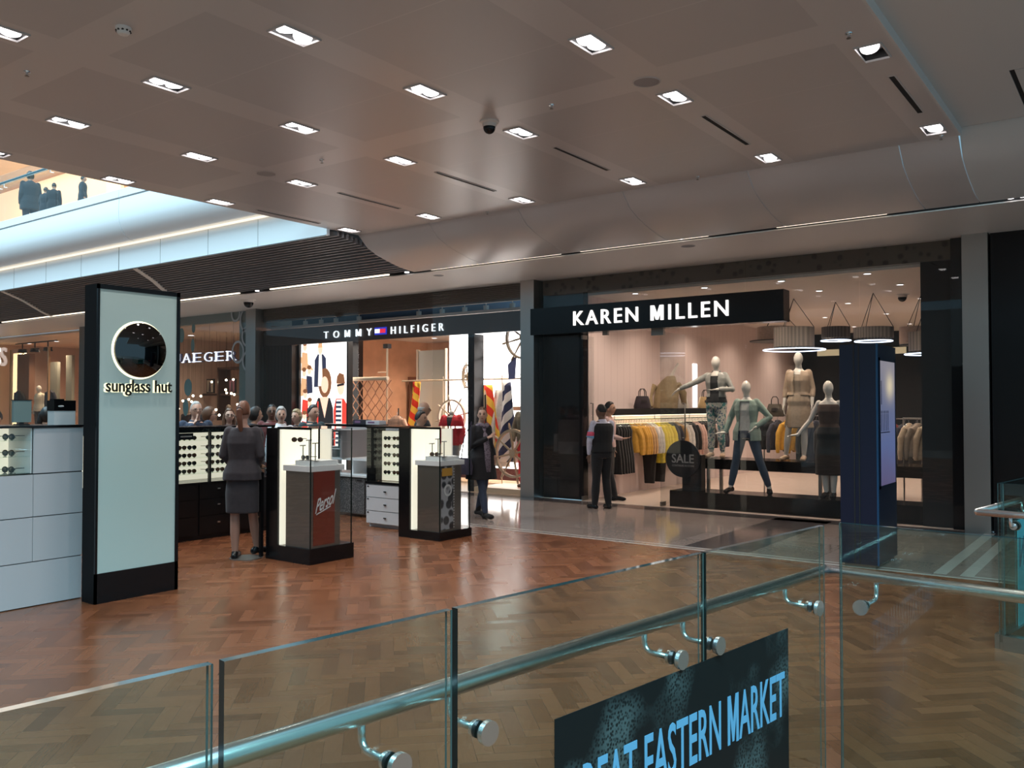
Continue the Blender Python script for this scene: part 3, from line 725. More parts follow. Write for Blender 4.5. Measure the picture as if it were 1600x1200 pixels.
# ================================================================ KIOSK
whitepan = mat('white_panel', (.54, .54, .56), .3)
litpan = emat('lit_panel', (1, .93, .72), .72)
t = thing('sign_totem', 'tall black-framed pale sign tower with a round mirror and the words sunglass hut', 'sign', (-7.36, 4.24, 0))
b = MB(); b.box(-7.46, -7.262, 3.85, 4.632, 0, 2.735); part('body', b, mat('totem_black', (.006, .006, .007), .6, spec=.15), t)
b = MB(); b.box(-7.262, -7.25, 3.868, 4.60, .255, 2.70); part('face_panel', b, mat('pale_backlit_glass', srgb(170, 192, 190), .06, spec=.6, emit=srgb(170, 200, 196), es=.10), t, 'pale blue-green glass panel')
b = MB()
for y0, y1, z0, z1 in ((3.85, 3.87, 0, 2.735), (4.598, 4.632, 0, 2.735), (3.85, 4.632, 2.695, 2.735), (3.85, 4.632, 0, .257)): b.box(-7.262, -7.243, y0, y1, z0, z1)
part('frame', b, M['black'], t)
b = MB(); b.lathe([(.004, -7.249), (.258, -7.249), (.258, -7.247), (.004, -7.247)], (0, 4.235, 2.182), 56, 'x'); part('halo', b, emat('halo_glow', (1, .92, .62), 1.6), t, 'thin glowing ring')
b = MB(); b.lathe([(.004, -7.247), (.243, -7.247), (.243, -7.226), (.238, -7.222), (.004, -7.222)], (0, 4.24, 2.182), 56, 'x'); part('mirror_disc', b, mat('dark_mirror', (.10, .10, .10), .02, metal=1), t, 'round dark mirror')
o = (-7.249, 3.918, 1.775); hl = emat('halo_letters', (1, .92, .60), 1.3)
lettering(t, 'sunglass hut', hl, (-7.249, 3.913, 1.772), (0, .628, 0), (0, 0, .146), (.003, 0, 0), 'letter_glow', bold=.034)
lettering(t, 'sunglass hut', mat('bronze_letters', (.05, .045, .035), .3, metal=1), (-7.235, 3.922, 1.777), (0, .622, 0), (0, 0, .14), (.012, 0, 0), bold=.012)
# left counter
t = thing('display_counter', 'white panelled kiosk counter at the left edge with a lit glasses niche', 'counter', (-7.85, 3.2, 0))
b = MB(); b.box(-8.10, -7.62, 1.6, 3.92, 0, 1.10); b.box(-8.10, -7.62, 3.50, 3.92, 1.10, 1.505); part('carcass', b, M['blackm'], t)
for z0, z1 in ((.008, .372), (.380, .748), (.756, 1.108)):
    for y0, y1 in ((1.6, 2.6), (2.604, 3.498), (3.502, 3.92)):
        if z0 < .1 and y0 > 3.0: continue
        if z0 < .1 and y0 > 2: y1 = 3.92
        b = MB(); b.box(-7.622, -7.60, y0, y1, z0, z1); part('front_panel', b, whitepan, t)
b = MB(); b.box(-7.622, -7.60, 3.502, 3.92, 1.118, 1.50); part('front_panel', b, whitepan, t)
b = MB(); b.box(-8.12, -7.585, 1.6, 3.925, 1.505, 1.522); part('worktop', b, M['black'], t)
b = MB(); b.box(-8.05, -8.04, 1.6, 3.49, 1.125, 1.49); part('lit_back', b, litpan, t, 'glowing cream back panel')
for z in (1.125, 1.265, 1.40):
    b = MB(); b.box(-8.03, -7.63, 1.6, 3.49, z-.004, z); part('shelf', b, glassmat('shelf_glass', (.85, .93, .92), 0, 1.5) if z == 1.125 else bpy.data.materials['shelf_glass'], t)
b = MB(); b.box(-8.03, -8.0, 3.28, 3.30, 1.13, 1.49); b.box(-8.03, -7.62, 3.485, 3.495, 1.12, 1.5); part('divider', b, M['white'], t)
b = MB(); b.box(-7.612, -7.606, 1.6, 3.49, 1.12, 1.50); part('front_glass', b, M['glass'], t, None, None)
# sunglasses
def lens_fr(mb, x, s=1.0, seg=14):
    mb.ell((x, 0, 0), .028*s, .004, .023*s, seg, 7)
def glasses_parts(label, loc, rz, group, fm, lm):
    t = thing('sunglasses', label, 'sunglasses', loc, rz, group)
    fr = MB()
    for sx in (-1, 1):
        fr.tube([(sx*.034+.029*math.cos(a), -.002, .026+.024*math.sin(a)) for a in [2*PI*k/16 for k in range(16)]], .0035, 6, loop=True)
    fr.tube([(-.008, -.003, .03), (0, -.004, .034), (.008, -.003, .03)], .003, 6); obj('frame', fr, fm, t)
    for sx in (-1, 1):
        b = MB(); b.ell((sx*.034, -.002, .026), .028, .003, .023, 14, 7); obj('lens', b, lm, t, True)
        b = MB(); b.tube([(sx*.062, 0, .034), (sx*.068, .02, .036), (sx*.068, .10, .034), (sx*.066, .135, .012)], [.004, .004, .003, .003], 6); obj('temple', b, fm, t)
    return t
lensd = mat('dark_lens', (.012, .010, .010), .06, spec=.8); lensb = mat('brown_lens', (.06, .03, .015), .08, spec=.8)
frk = mat('frame_black', (.012, .011, .011), .2); frt = mat('frame_tortoise', (.09, .04, .02), .25)
for i, (z, nm) in enumerate(((1.126, 'lowest'), (1.266, 'middle'), (1.401, 'top'))):
    for j, y in enumerate((3.02, 3.19, 3.37)):
        glasses_parts('%s sunglasses on the %s glass shelf of the white counter, %s' % (('dark', 'tortoiseshell', 'black')[(i+j) % 3], nm, ('leftmost', 'middle one', 'rightmost')[j]),
                      (-7.76, y, z), .35, 'sunglasses in the white counter', (frk, frt)[(i+j) % 2], (lensd, lensb)[(i*2+j) % 2])
gb = MB()
for sx in (-1, 1):
    gb.mi = 0; gb.tube([(sx*.034+.029*math.cos(a), -.002, .026+.024*math.sin(a)) for a in [2*PI*k/12 for k in range(12)]], .004, 5, loop=True)
    gb.tube([(sx*.062, 0, .036), (sx*.068, .02, .037), (sx*.068, .10, .034)], .004, 5)
    gb.mi = 1; gb.ell((sx*.034, -.002, .026), .028, .003, .023, 12, 6)
gb.mi = 0; gb.tube([(-.008, -.003, .032), (.008, -.003, .032)], .003, 5)
GLM = gb.mesh('sunglasses', [frk, lensd], 40); GLM2 = GLM.copy(); GLM2.materials.clear(); GLM2.materials.append(frt); GLM2.materials.append(lensb)
def glasses(loc, rz, label, group=None, k=0):
    o = bpy.data.objects.new('sunglasses', (GLM, GLM2)[k % 2]); COL.objects.link(o); o.location = loc; o.rotation_euler = (0, 0, rz)
    return tag(o, label, 'sunglasses', group)
# things standing on the left counter
t = thing('counter_monitor', 'grey-green screen panel standing on the white counter at the far left', 'monitor', (-7.92, 3.545, 1.522))
b = MB(); b.box(-7.94, -7.91, 3.47, 3.62, 1.545, 1.735); part('panel', b, mat('grey_green_panel', (.20, .27, .26), .4), t)
b = MB(); b.box(-7.945, -7.905, 3.465, 3.625, 1.735, 1.741); part('top_edge', b, M['blackm'], t); b = MB(); b.box(-7.98, -7.87, 3.5, 3.59, 1.522, 1.53); b.box(-7.935, -7.915, 3.53, 3.56, 1.53, 1.55); part('stand', b, M['blackm'], t)
t = thing('display_box', 'black and white card display on the counter beside the tall sign', 'display', (-7.80, 3.80, 1.522))
b = MB(); b.box(-7.86, -7.74, 3.735, 3.92, 1.522, 1.645); part('base', b, M['white'], t, 'white lower box')
b = MB(); b.box(-7.865, -7.735, 3.73, 3.92, 1.645, 1.735); b.box(-7.84, -7.76, 3.74, 3.83, 1.735, 1.748); part('header', b, M['black'], t, 'black glossy header')
b = MB(); b.ell((-7.734, 3.79, 1.685), .002, .028, .008, 10, 6); part('emblem', b, M['white'], t)
# lit wall of sunglasses at the back left (faces the camera)
t = thing('display_cabinet', 'long black drawer cabinet with a lit white sunglasses showcase, behind the saleswoman', 'cabinet', (-9.9, 6.6, 0))
b = MB(); b.box(-10.15, -9.66, 5.2, 7.62, 0, .70); b.box(-10.15, -10.10, 5.2, 7.62, .70, 1.42); part('carcass', b, M['black'], t)
for y0 in (5.22, 5.84, 6.46, 7.06):
    for z0, z1 in ((.06, .29), (.30, .50), (.51, .69)):
        b = MB(); b.box(-9.66, -9.645, y0, y0+.55, z0, z1); d = part('drawer', b, M['black'], t)
        b = MB(); b.box(-9.645, -9.625, y0+.25, y0+.29, (z0+z1)/2+.02, (z0+z1)/2+.035); 
        h = part('handle', b, M['chrome'], t); h.parent = d
b = MB(); b.box(-10.10, -10.09, 5.2, 7.62, .72, 1.33); part('lit_back', b, litpan, t, 'glowing cream back panel')
b = MB(); b.box(-10.15, -9.64, 5.2, 7.62, 1.395, 1.42); part('top', b, M['black'], t)
b = MB(); b.box(-10.15, -9.64, 5.2, 7.62, .70, .722); part('ledge', b, M['black'], t)
b = MB()
for y in (5.2, 5.94, 6.61, 7.60): b.box(-9.70, -9.655, y, y+.022, .72, 1.4)
part('mullion', b, M['black'], t)
b = MB(); b.box(-9.652, -9.646, 5.2, 7.62, .73, 1.39); part('front_glass', b, M['glass'], t, None, None)
for i, z in enumerate((.83, .93, 1.03, 1.13, 1.25)):
    b = MB(); b.box(-10.08, -9.70, 5.22, 7.60, z-.006, z-.001); part('shelf', b, bpy.data.materials['shelf_glass'], t)
    ys_ = [6.02+.142*k for k in range(4)]+[6.71+.15*k for k in range(6)]
    for j, y in enumerate(ys_):
        if i == 4 and 6.1 < y < 6.3: continue
        glasses((-9.80, y, z), PI/2, '%s on the %s shelf of the long showcase, %s' % (('dark sunglasses', 'brown sunglasses')[(i+j) % 2], ['lowest', 'second lowest', 'middle', 'second highest', 'top'][i], '%s in the left bay' % ['first', 'second', 'third', 'fourth'][j] if j < 4 else '%s in the right bay' % ['first', 'second', 'third', 'fourth', 'fifth', 'sixth'][j-4]), 'sunglasses in the long lit showcase', i+j)
b = MB(); b.box(-9.72, -9.70, 6.20, 6.40, 1.26, 1.34); tb = obj('sign_plate', b, M['black']); tag(tb, 'small black name plate on the top shelf of the long lit showcase', 'sign')
b = MB(); b.box(-9.699, -9.697, 6.22, 6.38, 1.292, 1.308)
o_ = obj('plate_lettering', b, mat('plate_white', (.5, .5, .5), .5), tb)
# white drawer unit with lit glass cabinet above
t = thing('drawer_unit', 'white three-drawer unit under a lit sunglasses showcase, between the two glass cases', 'cabinet', (-8.5, 8.8, 0))
b = MB(); b.box(-8.84, -8.10, 8.57, 9.05, .05, .60); b.box(-8.84, -8.10, 8.62, 9.0, 0, .05); part('carcass', b, whitepan, t)
for z0, z1 in ((.06, .225), (.235, .41), (.42, .585)):
    b = MB(); b.box(-8.832, -8.108, 8.55, 8.57, z0, z1); d = part('drawer', b, whitepan, t)
    b = MB(); b.box(-8.49, -8.45, 8.535, 8.55, (z0+z1)/2-.008, (z0+z1)/2+.008); h = part('knob', b, M['blackm'], t); h.parent = d
    b = MB(); b.box(-8.815, -8.785, 8.545, 8.55, z1-.03, z1-.012); h = part('lock', b, M['blackm'], t); h.parent = d
b = MB(); b.box(-8.85, -8.09, 8.545, 9.05, .60, .635); b.box(-8.85, -8.09, 8.545, 9.05, 1.375, 1.40); b.box(-8.84, -8.66, 8.56, 8.60, .635, 1.375); b.box(-8.12, -8.09, 8.55, 9.05, .635, 1.375); part('case_frame', b, M['black'], t)
b = MB(); b.box(-8.83, -8.72, 8.80, 8.81, .64, 1.37); part('dark_back', b, M['blackm'], t)
b = MB(); b.box(-8.71, -8.12, 8.73, 8.74, .64, 1.33); part('lit_back', b, litpan, t, 'glowing cream back panel')
b = MB(); b.box(-8.725, -8.712, 8.60, 8.80, .64, 1.37); part('divider', b, M['blackm'], t)
b = MB(); b.box(-8.84, -8.12, 8.55, 8.556, .64, 1.37); part('front_glass', b, M['glass'], t, None, None)
for i, z in enumerate((.74, .86, .98, 1.10, 1.21)):
    b = MB(); b.box(-8.65, -8.12, 8.58, 8.72, z-.006, z-.001); part('shelf', b, bpy.data.materials['shelf_glass'], t)
    for j, x in enumerate((-8.52, -8.35, -8.20)[:(3 if i % 2 else 2)]):
        glasses((x, 8.64, z), 0, '%s sunglasses on the %s shelf above the white drawers' % (['dark left-hand', 'right-hand', 'far right'][j], ['lowest', 'second lowest', 'middle', 'second highest', 'top'][i]), 'sunglasses above the white drawers', i+j)
# till desk with speckled cupboard
t = thing('till_desk', 'till desk with speckled grey cupboard doors and white shelving behind the left glass case', 'desk', (-9.9, 9.4, 0))
speck = voro('speckled_grey', (.30, .30, .30), (.10, .10, .105), 60, .4, .35)
b = MB(); b.box(-10.7, -9.0, 9.22, 9.8, 0.03, .60); part('carcass', b, M['steeld'], t)
for x0 in (-10.68, -10.10, -9.52):
    b = MB(); b.box(x0, x0+.55, 9.20, 9.22, .05, .58); d = part('door', b, speck, t)
    b = MB(); b.box(x0+.40, x0+.50, 9.19, 9.20, .545, .56); h = part('handle', b, M['blackm'], t); h.parent = d
b = MB(); b.box(-10.75, -9.05, 9.18, 9.85, .60, .63); b.box(-10.75, -9.0, 9.3, 9.85, .84, .87); b.box(-10.0, -9.95, 9.35, 9.8, .63, .84); part('worktop', b, M['white'], t)
b = MB(); b.box(-10.72, -8.95, 9.80, 9.84, .87, 1.36); b.box(-10.14, -10.10, 9.25, 9.8, .87, 1.30); b.box(-10.5, -10.14, 9.3, 9.8, 1.27, 1.30); part('back_panel', b, mat('taupe', (.34, .30, .29), .5), t)
b = MB(); b.box(-10.46, -10.15, 9.5, 9.52, .87, 1.27); part('niche', b, mat('mint_panel', (.42, .50, .47), .3), t)
b = MB()
for z in (1.0, 1.15): b.box(-10.46, -10.15, 9.30, 9.5, z, z+.008)
part('shelf', b, M['white'], t)
b = MB(); b.box(-10.9, -9.2, 9.15, 9.35, 1.36, 1.40); part('top', b, M['black'], t)
t = thing('till_screen', 'black till screen tilted on the desk behind the left glass case', 'monitor', (-9.45, 9.5, .87))
b = MB(); b.obox((-9.62, 9.40, .90), (.36, .02, 0), (0, .02, 0), (.12, .10, .30)); part('screen', b, M['black'], t)
b = MB(); b.box(-9.60, -9.30, 9.40, 9.62, .87, .89); b.obox((-9.5, 9.5, .88), (.08, 0, 0), (0, .05, 0), (.04, .04, .1)); part('stand', b, M['blackm'], t)
t = thing('receipt_printer', 'black angular printer on the lit shelf seen through the left glass case', 'printer', (-10.7, 9.3, 1.03))
b = MB(); b.prism([(0, 0), (.42, 0), (.42, .24), (.05, .28), (0, .16)], (-10.92, 9.22, 1.03), (1, 0, 0), (0, 0, 1), (0, .2, 0)); part('body', b, M['black'], t)
b = MB(); b.box(-10.80, -10.56, 9.212, 9.22, 1.12, 1.14); part('paper_slot', b, mat('pale_grey', (.5, .5, .5), .4), t)
b = MB(); b.box(-11.0, -10.48, 9.2, 9.6, .63, 1.03)
tag(obj('pedestal_box', b, M['white']), 'white box plinth under the black printer, seen through the left glass case', 'plinth')
for (x0, x1, z1, c, lab) in ((-9.78, -9.52, 1.47, (.03, .03, .04), 'stack of dark flyers on the kiosk top between the glass cases'), (-9.50, -9.22, 1.46, (.6, .58, .6), 'white leaflet box with a purple print on the kiosk top')):
    t = thing('leaflet_box', lab, 'box', ((x0+x1)/2, 9.25, 1.40)); b = MB(); b.box(x0, x1, 9.18, 9.32, 1.40, z1); part('box', b, mat(lab[:12], c, .4), t)
    b = MB(); b.box(x0+.04, x1-.1, 9.177, 9.18, 1.42, z1-.015); part('print', b, mat('purple_print', (.22, .12, .22), .4), t)
# the two tall glass cases
def case(x0, x1, y0, y1, zb, zs, zt, label, side):
    t = thing('display_case', label, 'display case', ((x0+x1)/2, (y0+y1)/2, 0))
    b = MB(); b.box(x0-.02, x1+.02, y0-.02, y1+.02, 0, zb); part('plinth', b, M['black'], t)
    b = MB(); b.box(x0-.20, x0-.01, y0-.01, y1, 0, zt); part('side_column', b, M['black'], t, 'black upright at the left')
    b = MB(); b.box(x0-.01, x0+.02, y0+.02, y1-.05, zb, zt-.01); part('light_panel', b, emat('case_light', (1, .93, .76), .85), t, 'glowing cream light panel')
    b = MB(); b.box(x0+.03, x0+.21, y1-.03, y1-.01, zs, zt-.01); part('back_panel', b, mat('cream_back', (.72, .68, .6), .4, emit=(1, .93, .8), es=.30), t)
    px0, px1, py0, py1 = x0+.10, x1-.01, y0+.02, y1-.16
    b = MB(); b.box(px0, px1, py0, py1, zb, zs-.05); part('pedestal', b, mat('bronze_pedestal', (.20, .175, .155), .35, metal=.6), t, 'bronze-grey pedestal')
    b = MB(); b.box(px0-.03, px1+.005, py0-.015, py1+.06, zs-.05, zs+.01); b.box(px0+.08, px1-.03, py0+.06, py1, zs+.01, zs+.06); part('display_shelf', b, M['white'], t)
    for nm, q in (('glass_front', (x0, x1, y0, y0+.006)), ('glass_side', (x1-.001, x1+.005, y0, y1))):
        b = MB(); b.box(*q, zb, zt); part(nm, b, M['glass'], t, None, None)
    b = MB(); b.box(x1-.004, x1+.007, y0-.002, y0+.008, zb, zt); b.box(x1-.004, x1+.007, y1-.008, y1+.002, zb, zt); part('glass_joint', b, M['baledge'], t)
    b = MB(); b.box(x0-.02, x1+.01, y0-.005, y1+.005, zt-.003, zt+.012); part('lid', b, M['black'] if False else M['glass'], t, None, None)
    b = MB(); b.box(x0-.02, x1+.01, y0-.005, y0+.01, zt-.012, zt+.014); part('lid_edge', b, M['black'], t)
    for i, hgt in enumerate((.16, .22, .19)):
        b = MB(); xx = px0+.16+.10*i; b.tube([(xx, py0+.1, zs+.06), (xx, py0+.1, zs+.06+hgt)], .006, 8); b.box(xx-.03, xx+.03, py0+.07, py0+.13, zs+.06, zs+.066); b.tube([(xx-.05, py0+.1, zs+.06+hgt), (xx+.04, py0+.1, zs+.065+hgt)], .006, 8)
        part('glasses_riser', b, M['steeld'], t)
    return t, px1, py0, py1
t, px1, py0, py1 = case(-7.72, -7.20, 6.15, 6.74, .165, 1.03, 1.44, 'left tall glass display case with a red panel reading Persol', 0)
b = MB(); b.box(px1, px1+.004, py0+.03, py1-.08, .19, .98); part('red_panel', b, mat('red_panel', srgb(120, 48, 34), .45), t, 'dark red panel')
M_ = mat('silver_script', (.75, .75, .75), .35)
lettering(t, 'Persol', M_, (px1+.004, py0+.055, .53), (0, py1-py0-.13, .10), (0, .015, .15), (.003, 0, 0), bold=.01, shear=.35)
b = MB(); b.obox((px1+.004, py0+.07, .515), (.003, 0, 0), (0, .2, .075), (0, 0, .012)); part('underline', b, M_, t)
glasses((-7.48, 6.32, 1.092), 0, 'round dark sunglasses on the white shelf of the left glass case', None, 0)
glasses((-7.52, 6.24, 1.29), .5, 'pale sunglasses propped high on a stand in the left glass case', None, 1)
t, px1, py0, py1 = case(-7.64, -7.15, 8.17, 8.76, .105, .98, 1.40, 'right tall glass display case with a black and white photo panel', 1)
b = MB(); b.box(px1, px1+.004, py0+.02, py1-.16, .13, .92); part('photo_panel', b, voro('photo_print', (.03, .03, .035), (.36, .36, .38), 9, .4, .5), t, 'black and white photo print')
b = MB(); b.box(px1+.004, px1+.006, py0+.03, py1-.18, .80, .90); part('print_yellow', b, mat('print_yellow', (.55, .30, .05), .4), t)
b = MB(); b.lathe([(.05, 0), (.075, 0), (.075, .003), (.05, .003)], (px1+.004, (py0+py1)/2-.06, .62), 24, 'x', False); part('print_ring', b, mat('print_white', (.6, .6, .6), .4), t)
b = MB()
for k in range(22): b.box(px1+.004, px1+.006, py1-.155, py1-.14, .14+.035*k, .155+.035*k)
part('print_dots', b, bpy.data.materials['print_white'], t)
glasses((-7.35, 8.3, 1.042), .3, 'dark sunglasses on the white shelf of the right glass case', None, 1)
b = MB(); b.box(-7.155, -7.15, 8.62, 8.73, .105, .12)
t = thing('barrier_post', 'black flat-based post left of the left glass case, beside the saleswoman', 'post', (-8.04, 6.05, 0))
b = MB(); b.lathe([(.18, 0), (.18, .008), (.06, .02), (.004, .02)], (-8.10, 6.02, 0), 32); part('base', b, M['steeld'], t)
b = MB(); b.box(-7.965, -7.93, 6.08, 6.115, .02, .95); part('upright', b, M['black'], t)
# ================================================================ FIGURES
def remesh(mb, voxel, name, m, smooth=3, k=.5):
    bmesh.ops.recalc_face_normals(mb.bm, faces=mb.bm.faces)
    me = bpy.data.meshes.new('t'); mb.bm.to_mesh(me); mb.bm.free()
    o = bpy.data.objects.new('t', me); COL.objects.link(o)
    r = o.modifiers.new('r', 'REMESH'); r.mode = 'VOXEL'; r.voxel_size = voxel
    if smooth: q = o.modifiers.new('s', 'SMOOTH'); q.factor = k; q.iterations = smooth
    dg = bpy.context.evaluated_depsgraph_get(); out = bpy.data.meshes.new_from_object(o.evaluated_get(dg))
    bpy.data.objects.remove(o); bpy.data.meshes.remove(me)
    out.name = name; out.materials.clear(); out.materials.append(m); out.shade_smooth()
    return out
V = Vector
def lerp(a, b, t): return V(a)*(1-t)+V(b)*t
BASE = dict(hipl=(-.088, 0, .90), hipr=(.088, 0, .90), kl=(-.092, .02, .49), kr=(.092, .02, .49), al=(-.09, -.02, .075), ar=(.09, -.02, .075), tl=(-.105, .13, .03), tr=(.105, .13, .03),
            shl=(-.165, -.01, 1.40), shr=(.165, -.01, 1.40), el=(-.215, -.035, 1.13), er=(.215, -.035, 1.13), wl=(-.215, .04, .89), wr=(.215, .04, .89), hl=(0, .15, -1), hr=(0, .15, -1), lean=(0, 0), head=(0, 0), drop=0)
TORSO_M = [(.83, .13, .09), (.88, .165, .108), (.95, .168, .115), (1.02, .155, .11), (1.09, .148, .105), (1.19, .16, .112), (1.29, .172, .118), (1.36, .172, .105), (1.41, .135, .085), (1.45, .075, .066)]
TORSO_F = [(.83, .13, .095), (.88, .168, .112), (.94, .170, .118), (1.01, .148, .105), (1.08, .120, .09), (1.17, .132, .10), (1.26, .146, .118), (1.34, .15, .10), (1.40, .12, .078), (1.44, .062, .058)]
class Fig:
    def __init__(s, H=1.72, sex='m', **pose):
        s.s = H/1.72; s.sex = sex; P = dict(BASE)
        if sex == 'f':
            for k, sx in (('shl', -1), ('shr', 1)): P[k] = (sx*.142, -.01, 1.385)
            for k, sx in (('el', -1), ('er', 1)): P[k] = (sx*.185, -.03, 1.12)
            for k, sx in (('wl', -1), ('wr', 1)): P[k] = (sx*.20, .04, .89)
        P.update(pose); s.P = P; s.tor = TORSO_F if sex == 'f' else TORSO_M
        s.HR = Matrix.Rotation(P['head'][0], 3, 'Z') @ Matrix.Rotation(P['head'][1], 3, 'X')
        s.HC = s.up((0, .025, 1.60))
    def up(s, p):
        p = V(p); f = min(1, max(0, (p.z-.95)/.5)); l = s.P['lean']
        return V((p.x+l[0]*f, p.y+l[1]*f, p.z-s.P['drop']-abs(l[1])*.18*f))
    def j(s, k):
        p = s.P[k]
        return s.up(p) if k[0] == 's' else V(p)-(V((0, 0, s.P['drop'])) if k[:3] == 'hip' else V((0, 0, 0)))
    def torso(s, b, off=0.0, z0=.83, z1=1.45, flare=0.0, seg=22):
        sec = []; T = s.tor
        def at_(z):
            for (a, rx, ry), (c, qx, qy) in zip(T, T[1:]):
                if z <= c: f = (z-a)/(c-a); return rx+(qx-rx)*f, ry+(qy-ry)*f
            return T[-1][1:]
        zs_ = sorted({z0, z1} | {t[0] for t in T if z0 < t[0] < z1})
        for z in zs_:
            rx, ry = at_(max(z, T[0][0]+.05)) if z < .9 and off else at_(z)
            c = s.up((0, 0, z)); fl = flare*max(0, (1.08-z))
            sec.append((c.x, c.y, c.z, rx+off+fl, ry+off+fl))
        b.rings(sec, seg, True, 2.3)
    def limb(s, b, pts, rs, seg=12):
        P2 = []; R2 = []
        for i in range(len(pts)-1):
            for t in (0, .5): P2.append(lerp(pts[i], pts[i+1], t)); R2.append(rs[2*i+(1 if t else 0)])
        P2.append(V(pts[-1])); R2.append(rs[-1])
        b.tube(P2, R2, seg); b.ell(P2[0], R2[0], R2[0], R2[0], 10, 7); b.ell(P2[2], R2[2], R2[2], R2[2], 10, 7); b.ell(P2[-1], R2[-1], R2[-1], R2[-1], 10, 7)
    def arm(s, b, q, off=0.0, upto=1.0):
        f = .86 if s.sex == 'f' else 1.0
        e, w = s.j('e'+q), s.j('w'+q); rs = [.054*f+off, .047*f+off, .041*f+off, .038*f+off, .027*f+off*.9]
        w2 = lerp(e, w, upto)
        s.limb(b, [s.j('sh'+q), e, w2], rs[:4]+[rs[4]+(rs[2]-rs[4])*(1-upto)])
    def leg(s, b, q, off=0.0, upto=1.0):
        f = .95 if s.sex == 'f' else 1.0
        rs = [.086*f+off, .073*f+off, .053*f+off, .054*f+off, .036*f+off]
        k_, a_ = s.j('k'+q), s.j('a'+q)
        s.limb(b, [s.j('hip'+q), k_, lerp(k_, a_, upto)], rs[:4]+[rs[4]+(.015)*(1-upto)], 14)
    def foot(s, b, q, off=0.0, heel=0.0):
        a_, t_ = s.j('a'+q), s.j('t'+q); h = a_.copy(); h.z = max(a_.z-.045, .025); d = (V((t_.x, t_.y, 0))-V((a_.x, a_.y, 0))).normalized()
        h = h-d*.035
        b.tube([h-d*.02, h, lerp(h, t_, .5)+V((0, 0, .012)), t_, t_+d*.045], [.02+off, .034+off, .038+off, .040+off, .018+off], 12, sq=.8)
        b.ell(h, .034+off, .034+off, .032+off, 10, 7); b.tube([a_, h], [.034+off*.5, .032+off*.5], 10)
    def hand(s, b, q, sp=1.0):
        w = s.j('w'+q); d = V(s.P['h'+q]).normalized(); fw = V((0, 1, 0))
        sx = -1 if q == 'l' else 1
        n_ = d.cross(fw)
        if n_.length < .2: n_ = d.cross(V((sx, 0, 0)))
        n_.normalize(); lat = n_.cross(d); lat.normalize()        # lat: across the palm, n_: out of the palm
        c = w+d*.05; rt = Matrix((lat, n_, d)).transposed()
        b.ell(c, .040, .016, .055, 12, 8, rot=rt); b.tube([w-d*.01, w+d*.02], [.025, .026], 10)
        for i, (o_, L) in enumerate(((-.030, .062), (-.010, .078), (.011, .084), (.031, .074))):
            p0 = w+d*.085+lat*o_*sp; cu = -n_*sx*.4
            p1 = p0+(d+lat*o_*2.2*sp+cu*.3).normalized()*L*.5; p2 = p1+(d+cu).normalized()*L*.5
            b.tube([p0-d*.02, p0, p1, p2], [.0095, .0095, .009, .007], 8); b.ell(p2, .007, .007, .007, 8, 5)
        p0 = w+d*.035+lat*.030; p1 = p0+(d*.7+lat*.8).normalized()*.04; p2 = p1+(d*.95+lat*.3).normalized()*.032
        b.tube([p0-lat*.015, p0, p1, p2], [.012, .012, .0105, .008], 8); b.ell(p2, .008, .008, .008, 8, 5)
    def hfn(s, blank=False):
        g = lambda v, w: math.exp(-(v/w)**2)
        def fn(d, p):
            dn = max(0, -d.z); p = p.copy()
            p.x *= 1-.30*dn**1.4; p.y *= 1-.06*dn
            if d.y > 0:
                if blank: p.y += .004*g(d.x, .14)*g(d.z+.12, .2)
                else:
                    p.y += d.y*(.027*g(d.x, .15)*g(d.z+.16, .15)+.012*g(d.x, .12)*g(d.z+.0, .14)+.006*g(d.x, .30)*g(d.z+.52, .08)+.012*g(d.x, .3)*g(d.z+.80, .14)+.005*g(abs(d.x)-.3, .2)*g(d.z-.22, .08))
                    p.y -= d.y*(.010*g(abs(d.x)-.34, .15)*g(d.z-.06, .11)+.004*g(d.x, .2)*g(d.z+.40, .06))
            return s.HR @ p
        return fn
    def head(s, b, blank=False):
        r = (.074, .096, .120) if s.sex == 'm' else (.070, .092, .114)
        b.ell(s.HC, *r, 36, 26, fn=s.hfn(blank))
        if not blank:
            for sx in (-1, 1): b.ell(s.HC+s.HR @ V((sx*r[0]*.99, -.008, -.008)), .010, .020, .030, 10, 8)
        nb = s.up((0, -.012, 1.42)); f = .85 if s.sex == 'f' else 1
        b.tube([nb, lerp(nb, s.HC, .45), s.HC-V((0, 0, .05))], [.066*f, .055*f, .055*f], 14)
    def body(s, m, voxel=.008, blank=False, feet=True):
        b = MB(); s.torso(b, 0); s.head(b, blank)
        for q in 'lr':
            s.arm(b, q); s.leg(b, q); s.hand(b, q)
            if feet: s.foot(b, q)
        me = remesh(b, voxel, 'body', m, 2); me.transform(Matrix.Scale(s.s, 4)); return me
    def fin(s, b, voxel, nm, m, sm=3):
        me = remesh(b, voxel, nm, m, sm); me.transform(Matrix.Scale(s.s, 4)); return me
    def top(s, nm, m, z0=.84, z1=1.43, off=.016, sleeve='w', upto=.96, flare=.0, voxel=.010, collar=0.0, open=None):
        b = MB(); s.torso(b, off, z0, z1, flare)
        if sleeve:
            for q in 'lr': s.arm(b, q, min(off*.6, .015), upto)
        if collar: c = s.up((0, -.012, 1.44)); b.tube([c-V((0, 0, .03)), c+V((0, .01, .03))], [.078+collar, .066+collar], 16)
        me = s.fin(b, voxel, nm, m)
        return s.cut(me, *open) if open else me
    def trousers(s, m, off=.012, upto=.98, z1=1.04, nm='trousers', flare=0):
        b = MB(); s.torso(b, off*.9, .84, z1)
        for q in 'lr': s.leg(b, q, off, upto)
        return s.fin(b, .010, nm, m)
